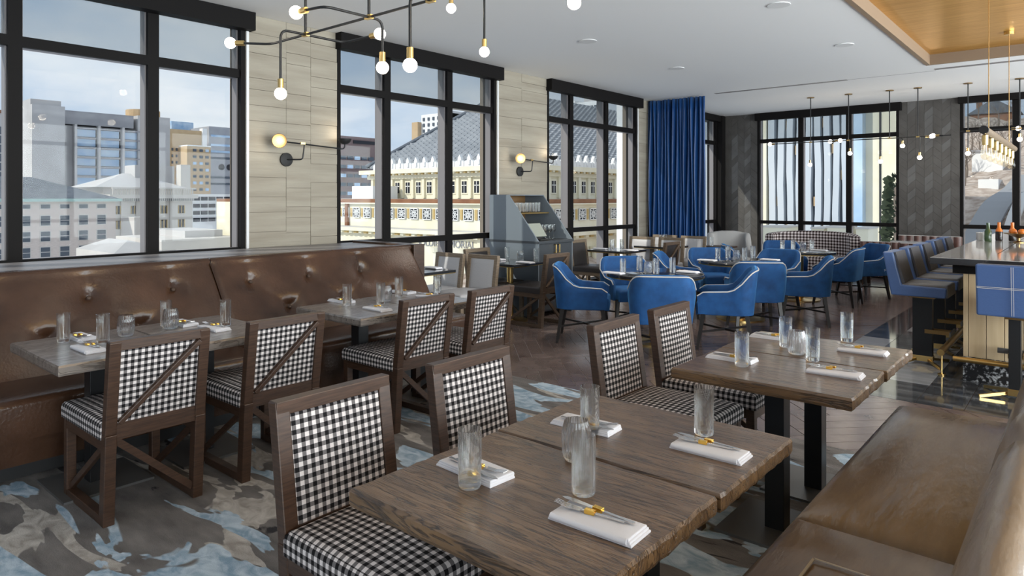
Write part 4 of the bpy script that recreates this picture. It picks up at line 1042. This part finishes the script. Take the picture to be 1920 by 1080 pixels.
b = MB(); a0, a1 = PY(175, XB - 4), PY(348, XB - 4); zr = PZ_(290, 326, XB - 9); b.add([(XB - 3.4, a0, za), (XB - 3.4, a1, za), (XB - 18, a1, za), (XB - 18, a0, za), (XB - 10, a0 + 7, zr), (XB - 10, a1 - 7, zr)], [(0, 1, 5, 4), (1, 2, 5), (2, 3, 4, 5), (3, 0, 4), (0, 3, 2, 1)]); b.build('roof', 'x_conc', t)
ebox('roof_block', 'x_conc', t, XB - 13, PY(249, XB - 9), zr - 2, XB - 8, PY(323, XB - 9), PZ_(290, 311, XB - 9)); ebox('chimney', 'x_stone', t, XB - 6, PY(339, XB - 4), ze, XB - 4, PY(357, XB - 4), PZ_(348, 309, XB - 4))
for z in [PZ_(290, 393 + 27 * k, XB) for k in range(4)]:
    for px in (219, 252, 271, 307, 340):
        y = PY(px, XB); q = ebox('window', 'x_dark', t, XB - .05, y - .62, z - .75, XB + .05, y + .62, z + .75)
        for s in (-1, 0, 1): ebox('glazing_bar', 'x_ochre', q, XB + .05, y + s * .56 - .07, z - .75, XB + .1, y + s * .56 + .07, z + .75)
for px in (234, 262, 290, 325): y = PY(px, XB); ebox('pilaster', 'x_stone', t, XB, y - .7, -22, XB + .25, y + .7, ze - .5)
# low roofs in front
t = thing('low_roof_building', 'low pale roof below the stone building', 'building', (0, 0, 0), 0, g6)
b = MB(); X_ = -95; a0, a1, am = PY(214, X_), PY(330, X_), PY(268, X_); z0, z1 = PZ_(270, 472, X_), PZ_(268, 449, X_ - 5); b.add([(X_, a0, z0), (X_, a1, z0), (X_ - 14, a1, z0), (X_ - 14, a0, z0), (X_ - 5, am, z1), (X_ - 12, am, z1)], [(0, 1, 4), (1, 2, 5, 4), (2, 3, 5), (3, 0, 4, 5), (0, 3, 2, 1)]); b.build('roof', 'x_conc', t)
ebox('wall', 'x_stone', t, X_ - 14, a0, z0 - 15, X_, a1, z0)
t = thing('flat_annex', 'flat roofed pale annex with a blank upper box', 'building', (0, 0, 0), 0, g6)
ebox('wall', 'x_stone', t, X_ - 16, PY(303, X_), -20, X_, PY(452, X_), PZ_(330, 449, X_)); ebox('upper_box', 'x_conc', t, X_ - 14, PY(365, X_), -6, X_ - 3, PY(436, X_), PZ_(400, 433, X_))
ebox('roof_box', 'x_stone', t, X_ - 25, PY(360, X_), -6, X_ - 20, PY(392, X_), PZ_(375, 412, X_))
# C: concrete slab building
XC = -230.; t = thing('concrete_building', 'big concrete office slab with blue ribbon windows and blank tower', 'building', (0, 0, 0), 0, g6)
y = lambda px: PY(px, XC); z = lambda px, py: PZ_(px, py, XC)
ebox('tower', 'x_conc', t, XC - 20, y(48), -20, XC + 6, y(109), z(80, 201)); ebox('tower_cap', 'x_conc', t, XC - 18, y(49), z(80, 201), XC + 4, y(106), z(80, 190))
ebox('slab', 'x_conc', t, XC - 20, y(120), -20, XC, y(310), z(200, 240)); ebox('upper_band', 'x_conc_d', t, XC - 20, y(112), z(200, 238), XC + 1, y(248), z(180, 212)); ebox('stair_tower', 'x_conc', t, XC - 16, y(255), -20, XC + 1.5, y(315), z(290, 220))
ebox('dark_recess', 'x_dark', t, XC - 10, y(109), -20, XC + .5, y(121), z(115, 242)); ebox('window_field', 'x_dark', t, XC - 1, y(137), -10, XC + .4, y(270), z(200, 241))
for c, (pa, pb) in enumerate(((139, 178), (185, 222), (230, 265))):
    for r in range(6):
        zz = z(200, 252 + r * 17.6); q = ebox('window', 'x_winb', t, XC + .4, y(pa), zz - 1.15, XC + .5, y(pb), zz + 1.0); ebox('sunshade', 'x_conc_d', q, XC + .4, y(pa), zz + 1.1, XC + 1.6, y(pb), zz + 1.5); ebox('spandrel', 'x_conc', q, XC + .4, y(pa), zz - 1.9, XC + .9, y(pb), zz - 1.3)
for pa in (136, 180, 225, 268): ebox('pier', 'x_conc', t, XC, y(pa), -20, XC + 2, y(pa + 4.5), z(200, 238))
# G: far left tower
XG = -210.; t = thing('tower_block', 'grey tower with a red roof edge at the far left', 'building', (0, 0, 0), 0, g6)
ebox('wall', 'x_conc', t, XG - 15, PY(-60, XG), -20, XG, PY(23, XG), PZ_(10, 213, XG)); ebox('roof_edge', 'x_rust', t, XG - 15, PY(-60, XG), PZ_(10, 213, XG), XG + .4, PY(23, XG), PZ_(10, 207, XG))
for r in range(6):
    for px in (4, 15): ebox('window', 'x_win', t, XG, PY(px - 4.5, XG), PZ_(10, 252 + r * 17, XG), XG + .2, PY(px + 4.5, XG), PZ_(10, 238 + r * 17, XG))
# D tan brick, E grey, F garage
XD = -300.; y = lambda px: PY(px, XD); z = lambda px, py: PZ_(px, py, XD)
t = thing('tan_building', 'tan brick tower with stepped blocks and rooftop drum', 'building', (0, 0, 0), 0, g6)
ebox('wall', 'x_tan', t, XD - 20, y(316), -20, XD, y(384), z(340, 243)); ebox('front_block', 'x_tan', t, XD - 6, y(335), -20, XD + 8, y(379), z(350, 276)); ebox('cap', 'x_white', t, XD - 6, y(335), z(350, 276), XD + 8.4, y(379), z(350, 274))
b = MB(); b.cyl((XD - 30, y(318), 0), 12, z(320, 219), 24); b.build('drum', 'x_tan', t); b = MB(); b.cyl((XD - 30, y(322), 0), 7, z(320, 197), 20); b.build('drum', 'x_tan', t); ebox('chimney', 'x_tan', t, XD - 34, y(328), 0, XD - 28, y(340), z(335, 189))
for r in range(7):
    for px in (349, 361, 372):
        ebox('window', 'x_win' if (r + px) % 3 else 'x_winb', t, XD + 8, y(px - 3), z(355, 286 + r * 12), XD + 8.3, y(px + 3), z(355, 281 + r * 12))
    for px in (323, 331): ebox('window', 'x_win', t, XD, y(px - 1.5), z(355, 284 + r * 12), XD + .3, y(px + 1.5), z(355, 279 + r * 12))
ebox('vent_stack', 'x_white', t, XD - 2, y(378), -10, XD + 1, y(386), z(380, 241))
XE = -320.; y = lambda px: PY(px, XE); z = lambda px, py: PZ_(px, py, XE)
t = thing('grey_building', 'grey slab building with two round windows', 'building', (0, 0, 0), 0, g6)
ebox('wall', 'x_grey', t, XE - 20, y(392), -20, XE, y(452), z(410, 238)); ebox('roof_house', 'x_winb', t, XE - 30, y(360), 20, XE - 22, y(402), z(380, 222))
for r in (256, 273, 285, 297, 333, 345): ebox('window', 'x_winb' if r < 290 else 'x_win', t, XE, y(395), z(420, r + 2), XE + .3, y(440), z(420, r - 2))
for px in (415, 430): b = MB(); b.lathe([(4.6 / 1.0 * .29 * 1.0 * 5.5 / 5, 0), (1.47, .3)], 24); b.v = [(XE + .1 + p[2], y(px) + p[0] * 1.0, z(420, 313.5) + p[1]) for p in b.v]; b.build('round_window', 'x_dark', t)
XF = -200.; y = lambda px: PY(px, XF); z = lambda px, py: PZ_(px, py, XF)
t = thing('parking_garage', 'white parking garage with rows of dark openings', 'building', (0, 0, 0), 0, g6)
ebox('wall', 'x_white', t, XF - 12, y(352), -20, XF, y(455), z(400, 364))
for r in range(4):
    for k in range(7): pa = 362 + k * 14.5; ebox('opening', 'x_dark', t, XF, y(pa), z(400, 376 + r * 13), XF + .2, y(pa + 12.5), z(400, 369 + r * 13))
# H maroon building, I apartments, J hospital
XH = -170.; y = lambda px: PY(px, XH); z = lambda px, py: PZ_(px, py, XH)
t = thing('maroon_building', 'dark maroon office block with ribbon windows', 'building', (0, 0, 0), 0, 'city buildings beyond the second window')
ebox('wall', 'x_maroon', t, XH - 30, y(612), -20, XH, y(722), z(650, 255)); ebox('rear_block', 'x_maroon', t, XH - 60, y(690), -10, XH - 31, y(748), z(735, 262))
ebox('roof_louvre', 'x_dark', t, XH, y(662), z(690, 271), XH + .3, y(718), z(690, 265))
for r in range(5):
    for k in range(7): ebox('window', 'x_winb' if (k + r) % 3 == 0 else 'x_win', t, XH, y(625 + k * 13), z(670, 300 + r * 16.5), XH + .3, y(635 + k * 13), z(670, 293.5 + r * 16.5))
def yd(px, Yv): return fY(px, 371, Yv).x
def zd(px, py, Yv): return fY(px, py, Yv).z
YI = 190.; t = thing('apartment_block', 'white apartment block beyond the tiled roof slope', 'building', (0, 0, 0), 0, 'city buildings beyond the second window')
ebox('wall', 'x_white', t, yd(790, YI), YI, -10, yd(838, YI), YI + 20, zd(815, 213, YI)); ebox('stair_tower', 'x_tan', t, yd(779, YI), YI - 2, -10, yd(790, YI), YI + 20, zd(785, 230, YI)); ebox('roof_house', 'x_conc', t, yd(817, YI), YI + 3, 10, yd(838, YI), YI + 12, zd(815, 209, YI))
for r in range(4):
    for px in (795, 804, 813, 822, 831): ebox('window', 'x_win', t, yd(px - 1.6, YI), YI - .3, zd(815, 225 + r * 11, YI), yd(px + 1.6, YI), YI, zd(815, 219 + r * 11, YI))
YJ = 320.; t = thing('hospital_building', 'white hillside block with dark window bands beyond the third window', 'building', (0, 0, 0), 0, 'city buildings beyond the third window')
ebox('wall', 'x_white', t, yd(1010, YJ), YJ, -10, yd(1078, YJ), YJ + 30, zd(1050, 192, YJ)); ebox('wall', 'x_white', t, yd(1084, YJ), YJ - 6, -10, yd(1152, YJ), YJ + 30, zd(1120, 192, YJ)); ebox('roof_house', 'x_conc', t, yd(1095, YJ), YJ, 20, yd(1125, YJ), YJ + 10, zd(1110, 182, YJ))
for r in range(5):
    for k in range(5): ebox('window', 'x_win', t, yd(1014 + k * 12.5, YJ), YJ - .3, zd(1050, 204 + r * 9, YJ), yd(1024 + k * 12.5, YJ), YJ, zd(1050, 200 + r * 9, YJ)); ebox('window', 'x_win', t, yd(1088 + k * 12.5, YJ), YJ - 6.3, zd(1120, 204 + r * 9, YJ), yd(1098 + k * 12.5, YJ), YJ - 6, zd(1120, 200 + r * 9, YJ))

# ---- the memorial hall : hip roofed upper block on a wider lower block
MX, MY = -48.0, 58.6; LXc, LYc = -41.6, 50.8
mem = thing('memorial_hall', 'cream stone memorial hall with grey tiled hip roof and carved cresting', 'building')
ML, MW, ze = 27., 60., 5.2
ebox('upper_wall', 'x_cream', mem, MX - ML, MY, -3, MX, MY + MW, ze - 1.2)
ebox('frieze', 'x_cream', mem, MX - ML - .5, MY - .5, ze - 1.2, MX + .5, MY + MW, ze - .75); ebox('cornice', 'x_cream', mem, MX - ML - 1.3, MY - 1.3, ze - .55, MX + 1.3, MY + MW, ze)
def both(n, fn):   # run along the two street fronts: s from the near corner
    for k in range(n): fn(0, k)
    for k in range(n): fn(1, k)
def fb(name, m, ax, s0, s1, d0, d1, z0, z1, cx=MX, cy=MY, par=None):
    if ax == 0: return ebox(name, m, par or mem, cx - s1, cy - d1, z0, cx - s0, cy - d0, z1)
    return ebox(name, m, par or mem, cx + d0, cy + s0, z0, cx + d1, cy + s1, z1)
for ax, L in ((0, ML), (1, 40)):
    n = int(L / .62)
    for k in range(n): fb('modillion', 'x_ochre' if k % 2 else 'x_cream', ax, k * .62 + .1, k * .62 + .42, .5, 1.1, ze - .75, ze - .55)
    for k in range(int(L / 2.05)):
        s = 1.1 + k * 2.05; q = fb('window', 'x_cream', ax, s - .55, s + .55, 0, .12, 1.95, 3.7)
        fb('window_glass', 'x_dark', ax, s - .4, s + .4, .12, .14, 2.1, 3.5, par=q); fb('glazing_bar', 'x_white', ax, s - .04, s + .04, .14, .17, 2.1, 3.5, par=q); fb('glazing_bar', 'x_white', ax, s - .4, s + .4, .14, .17, 2.95, 3.05, par=q)
        fb('pilaster', 'x_cream', ax, s + .8, s + 1.25, 0, .3, 1.5, ze - 1.2)
    for k in range(int(L / 1.55)):
        s = .2 + k * 1.55; b = MB(); a_ = 1.1
        pts = [(s, 0), (s + 1.45, 0), (s + 1.45, .55), (s + 1.2, .75), (s + 1.05, .6), (s + .98, 1.05), (s + .72, 1.45), (s + .46, 1.05), (s + .4, .6), (s + .25, .75), (s, .55)]
        if ax == 0: b.prism(pts, lambda u, v: (MX + 1.2 - u, MY - 1.25, ze + v), lambda u, v: (MX + 1.2 - u, MY - .85, ze + v))
        else: b.prism(pts, lambda u, v: (MX + 1.25, MY - 1.2 + u, ze + v), lambda u, v: (MX + .85, MY - 1.2 + u, ze + v))
        q = b.build('cresting', 'x_white', mem); 
        fb('boss', 'x_white', ax, s - .75, s - .45, 1.25, 1.4, ze + .2, ze + .75, par=q)
# tiled roof: each tile a small tilted slab, joined per slope
hr, run = 17.0, 13.5
def slope(ax, L):
    b = MB(); rows = 30
    for r in range(rows):
        u0, u1 = r / rows, (r + 1.12) / rows
        s0 = run * u0; n = int((L - s0) / 1.1)
        for k in range(n):
            sa = s0 + k * 1.1 + (.55 if r % 2 else 0); sb = sa + .95
            if ax == 0 and sb > L - s0 * .9: continue
            def P(s, u, h):
                d, zz = run * u, ze + .3 + hr * u * .62 + h
                return (MX + .6 - s, MY - .6 + d, zz) if ax == 0 else (MX + .6 - d, MY - .6 + s, zz)
            b.add([P(sa, u0, .2), P(sb, u0, .2), P(sb, u1, .03), P(sa, u1, .03), P(sa, u0, -.05), P(sb, u0, -.05), P(sa + .47, u0, .42), P(sa + .47, u1, .14)], [(0, 6, 7, 3), (6, 1, 2, 7), (4, 5, 1, 6, 0), (0, 3, 4), (1, 5, 2)])
    return b
for ax, L in ((0, ML + 1.2), (1, 44)): tag(slope(ax, L).build('roof_tiles', 'x_tile', mem), kind='stuff')
b = MB(); zt_ = ze + .25; zp = ze + .2 + hr * .62
b.add([(MX + .6, MY - .6, zt_), (MX - ML - .6, MY - .6, zt_), (MX - ML - .6, MY + MW, zt_), (MX + .6, MY + MW, zt_), (MX + .6 - run, MY - .6 + run, zp), (MX - ML - .6 + run, MY - .6 + run, zp), (MX + .6 - run, MY + MW - run, zp)], [(0, 1, 5, 4), (0, 4, 6, 3), (1, 2, 6, 5), (4, 5, 6), (0, 3, 2, 1)]); b.build('roof_deck', 'x_dark', mem)
b = MB(); b.tube([(MX + .6, MY - .6, ze + .5), (MX + .6 - run, MY - .6 + run, ze + .55 + hr * .62)], .28, 8); b.tube([(MX - ML - .6, MY - .6, ze + .5), (MX - ML - .6 + run, MY - .6 + run, ze + .55 + hr * .62)], .28, 8); b.build('hip_ridge', 'x_slate', mem)
# lower block
zl_ = 1.42; LL = 62.
ebox('lower_wall', 'x_cream', mem, LXc - LL, LYc, -22, LXc, LYc + 60, zl_ - .5)
ebox('parapet_cap', 'x_rust', mem, LXc - LL, LYc, zl_ - .5, LXc, LYc + 60, zl_ - .05); ebox('terrace', 'x_conc', mem, LXc - LL, LYc + .3, zl_ - .1, LXc - .3, LYc + 60, zl_ - .04)
fbl = lambda nm, m, ax, s0, s1, d0, d1, z0, z1, par=None: fb(nm, m, ax, s0, s1, d0, d1, z0, z1, LXc, LYc, par)
for ax, L in ((0, 44), (1, 40)):
    fbl('string_course', 'x_cream', ax, -.5, L, 0, .5, zl_ - .62, zl_ - .5); fbl('cornice', 'x_cream', ax, -.9, L, 0, .9, -2.45, -2.05); fbl('ledge', 'x_conc', ax, -.6, L, 0, .6, -2.05, -1.9)
    for k in range(int(L / .95)): fbl('dentil', 'x_ochre' if k % 2 else 'x_cream', ax, k * .95, k * .95 + .55, .05, .65, -2.72, -2.45)
    for k in range(int(L / 2.1)):
        s = 1.2 + k * 2.1; q = fbl('lattice_panel', 'x_dark', ax, s - .62, s + .62, 0, .06, -.85, .32)
        b = MB()
        def seg(a0, b0, a1, b1, w=.09):
            f = (lambda u, v: (LXc - u, LYc - .12, v)) if ax == 0 else (lambda u, v: (LXc + .12, LYc + u, v)); b.bar(f(a0, b0), f(a1, b1), w, w)
        zc = -.265
        for a_ in range(4):
            g = math.pi * a_ / 4; dx, dz = .6 * math.cos(g), .57 * math.sin(g); seg(s - dx, zc - dz, s + dx, zc + dz)
        for a_ in range(8):
            g, g2_ = math.pi * a_ / 4, math.pi * (a_ + 1) / 4; seg(s + .36 * math.cos(g), zc + .36 * math.sin(g), s + .36 * math.cos(g2_), zc + .36 * math.sin(g2_))
        for a0, b0, a1, b1 in ((-.62, -.58, .62, -.58), (-.62, .58, .62, .58), (-.62, -.58, -.62, .58), (.62, -.58, .62, .58)): seg(s + a0, zc + b0, s + a1, zc + b1, .1)
        b.build('lattice', 'x_white', q); fbl('panel_strip', 'x_ochre', ax, s + .85, s + 1.2, 0, .1, -.8, .28)
    for k in range(10):
        s = 3.2 + k * 4.2; b = MB(); f = (lambda u, d: (LXc - u, LYc - d)) if ax == 0 else (lambda u, d: (LXc + d, LYc + u))
        c = f(s, .55); b.lathe([(.5, -22), (.48, -4.4), (.62, -4.3), (.75, -3.9), (.8, -3.75), (0, -3.75)], 14, (c[0], c[1], 0)); b.build('column', 'x_cream', mem)
ebox('drain_pipe', 'x_rust', mem, yd(653, LYc) - .25, LYc - .35, -2.0, yd(653, LYc) + .25, LYc, .9); ebox('roof_hut', 'x_white', mem, yd(672, LYc + 4), LYc + 3, zl_ - .1, yd(711, LYc + 4), LYc + 7, 3.0)
def inscr(txt, px, size, Yv):
    cu = bpy.data.curves.new('lettering', 'FONT'); cu.body = txt; cu.size = size; cu.extrude = .04; cu.align_x = 'LEFT'
    tmp = bpy.data.objects.new('tmp', cu); COL.objects.link(tmp); dg = bpy.context.evaluated_depsgraph_get(); me = bpy.data.meshes.new_from_object(tmp.evaluated_get(dg))
    COL.objects.unlink(tmp); bpy.data.objects.remove(tmp)
    o = bpy.data.objects.new('lettering', me); COL.objects.link(o); o.parent = mem; me.materials.append(MATS['x_conc_d'])
    o.location = (yd(px, Yv - .05), Yv - .05, -3.75); o.rotation_euler = (R(90), 0, 0)
inscr('SOLDIERS', 782, 1.05, LYc); inscr('MEMORIAL', 826, 1.05, LYc)

# ---- mirrored facade and terrace beyond the back window
YT = 60.; tw = thing('mirror_facade', 'mirrored facade whose reflected stripes are modelled as wavy piers beyond the back window', 'building')
ebox('wall', 'x_win', tw, yd(1430, YT), YT + .6, -30, yd(1612, YT), YT + 8, 14); ebox('cream_end', 'x_cream', tw, yd(1380, YT), YT - .2, -30, yd(1438, YT), YT + 8, 14)
rng = random.Random(3)
for k in range(10):
    xa, xb = yd(1441 + k * 17.2, YT), yd(1441 + k * 17.2 + 11.5, YT); ph = rng.uniform(0, 6); b = MB()
    def pp(i, j):
        zz = -25 + i * 1.2; o = .05 * math.sin(zz * .5 + ph) + .015 * math.sin(zz * 1.7 + ph * 2); return [(xa + o, YT + .6, zz), (xa + o, YT, zz), (xb + o, YT, zz), (xb + o, YT + .6, zz)][j]
    b.grid(33, 4, pp); b.build('pier', 'x_reflected_pier', tw, smooth=50)  # wavy outline shapes a tower's rippled reflection into these piers
for k in range(9):
    for r in range(14):
        if (k * 7 + r * 3) % 4 == 0: xa = yd(1454 + k * 17.2, YT); ebox('balcony', 'x_tan', tw, xa, YT + .3, -8 + r * 2.2, xa + .22, YT + .6, -7.2 + r * 2.2)
gt = thing('glass_tower', 'blue grey and beige panelled tower right of the mirrored facade', 'building')
ebox('glass_bay', 'x_winb', gt, yd(1594, YT - 3), YT - 3, -30, yd(1617, YT - 3), YT + 8, 14); ebox('wall', 'x_cream', gt, yd(1617, YT - 2), YT - 2, -30, yd(1700, YT - 2), YT + 8, 14); ebox('joint', 'x_dark', gt, yd(1649, YT - 2), YT - 2.1, -30, yd(1652, YT - 2), YT - 2, 14)
YW = 22.
for k, (pa, pb, py, d) in enumerate(((1424, 1474, 426, 0), (1512, 1536, 430, .5), (1551, 1586, 427, 0), (1600, 1623, 430, .3))):
    t = thing('terrace_block', 'cream terrace wall block outside the back window, ' + ORD[k] + ' from the left', 'wall block', (0, 0, 0), 0, 'cream blocks on the terrace')
    ebox('face', 'x_cream', t, yd(pa, YW), YW + d, -4, yd(pb, YW), YW + d + 1.2, zd(pa, py, YW)); ebox('cap', 'x_stone', t, yd(pa, YW) - .03, YW + d - .03, zd(pa, py, YW), yd(pb, YW) + .03, YW + d + 1.2, zd(pa, py, YW) + .05)
t = thing('outer_wall', 'white rendered outer wall seen through the narrow window', 'wall', (0, 0, 0))
ebox('face', 'x_white', t, -9.0, 14.6, -4, -8.4, 22, 8); ebox('coping', 'x_stone', t, -9.1, 14.5, 8, -8.3, 22.1, 8.15)
# ---- hillside beyond the right window
rng = random.Random(11)
def hz(x, y): u = max(0, (y - 45) / 150); return -9 + 28.6 * u ** .8 + 1.2 * math.sin(x * .21 + y * .1) + .8 * math.sin(x * .53 + 1) * math.sin(y * .31)
b = MB(); b.grid(46, 46, lambda i, j: (-48 + i * 1.9, 45 + j * 3.6, hz(-48 + i * 1.9, 45 + j * 3.6))); tag(b.build('hillside', 'x_hill', None, smooth=80), 'brown winter hillside rising beyond the right window', 'hill', kind='structure')
def ribbon(name, m, pts, w, dz, label, cat):
    b = MB(); n = len(pts)
    b.grid(n, 4, lambda i, j: (pts[i][0] + (w if j in (1, 2) else -w), pts[i][1], hz(*pts[i]) + dz - (.3 if j > 1 else 0)), cv=True); tag(b.build(name, m), label, cat)
pts = [(yd(1800 + 9 * k, 64 + 1.9 * k), 64 + 1.9 * k) for k in range(15)]
ribbon('road', 'x_road', pts, 1.1, .9, 'pale grey road climbing the hillside', 'road'); ribbon('sidewalk', 'x_walk', [(x + 2.2, y) for x, y in pts], .45, 1.0, 'light sidewalk beside the hillside road', 'sidewalk')
t = thing('hill_house', 'gabled house on top of the hill', 'house'); hx, hy = yd(1868, 190), 190.; hb = zd(1868, 222, 190)
ebox('wall', 'x_rust', t, hx - 5, hy, hb - 12, hx + 4, hy + 8, hb + 1.4); b = MB(); b.prism([(-5.6, 1.2), (4.6, 1.2), (-.5, 4.6)], lambda a, c: (hx + a, hy - .5, hb + c), lambda a, c: (hx + a, hy + 8.5, hb + c)); b.build('roof', 'x_slate', t); ebox('chimney', 'x_rust', t, hx - 4, hy + 2, hb, hx - 2.9, hy + 3, hb + 5.5)
t = thing('hill_building', 'white flat building standing on the hillside', 'building'); YQ = 100.
ebox('wall', 'x_white', t, yd(1822, YQ), YQ, 2, yd(1880, YQ), YQ + 8, zd(1850, 284, YQ)); ebox('lower_wall', 'x_white', t, yd(1834, 88), 88, 0, yd(1872, 88), 92, zd(1850, 336, 88)); ebox('roof_line', 'x_conc_d', t, yd(1820, YQ), YQ - .3, zd(1850, 284, YQ), yd(1882, YQ), YQ + 8, zd(1850, 281, YQ))
def tree(x, y, h, lb, seed):
    rr = random.Random(seed); t = thing('bare_tree', lb, 'tree', (x, y, hz(x, y) - .3), 0, 'bare trees on the hillside'); tr, br = MB(), MB()
    tr.tube([(0, 0, 0), (.1, 0, h * .3), (0, .1, h * .55)], .16, 6, .09); tr.build('trunk', 'x_bark', t)
    def grow(p, d, L, r, k):
        q = p + d * L; br.tube([p, (p + q) / 2 + Vector((rr.uniform(-.1, .1), 0, .05)) * L, q], r, 4, r * .55)
        if k:
            for _ in range(3 if k > 1 else 4): grow(p + d * L * rr.uniform(.5, 1), (d + Vector((rr.uniform(-.8, .8), rr.uniform(-.8, .8), rr.uniform(-.1, .6)))).normalized(), L * .62, r * .55, k - 1)
    for _ in range(7): grow(Vector((0, .05, h * rr.uniform(.25, .55))), Vector((rr.uniform(-.8, .8), rr.uniform(-.8, .8), .9)).normalized(), h * .26, .035, 3)
    br.build('branches', 'x_bark', t)
spots = [(1812, 98), (1836, 112), (1858, 122), (1884, 112), (1908, 118), (1822, 135), (1846, 150), (1834, 180), (1896, 145), (1808, 92), (1872, 160), (1906, 175)]
side = ('lowest left', 'low middle left', 'left edge middle', 'right of the white building', 'right edge low', 'upper left', 'upper middle', 'skyline left', 'upper right', 'bottom left corner', 'bottom middle', 'right edge upper')
for k, (px, yv) in enumerate(spots): tree(yd(px, yv), yv, 4.5 + (k % 4) * .8, 'leafless winter tree on the hillside, ' + side[k], 30 + k)
for k, px in enumerate((1640, 1668)):
    t = thing('evergreen', ('dark evergreen seen at the right of the striped back window', 'dark evergreen behind the glass tower edge, farther right')[k], 'tree', (yd(1682 - 2 * k, 34 + 6 * k), 34 + 6 * k, -6), 0, 'evergreens by the tower')
    b = MB(); rr = random.Random(k)
    for i in range(420):
        zz = rr.uniform(.5, 8.5); rad = .8 * (1 - zz / 10); a = rr.uniform(0, 6.28); p = Vector((rad * math.cos(a) * rr.random() ** .5, rad * math.sin(a) * rr.random() ** .5, zz)); d = Vector((math.cos(a), math.sin(a), .2)) * .35
        b.add([p, p + d + Vector((0, 0, .12)), p + d * 1.3, p + d - Vector((0, 0, .12))], [(0, 1, 2, 3)])
    b.build('foliage', 'x_ever', t); one('trunk', 'x_bark', t, 'cyl', (0, 0, 0), .12, 8, 8)
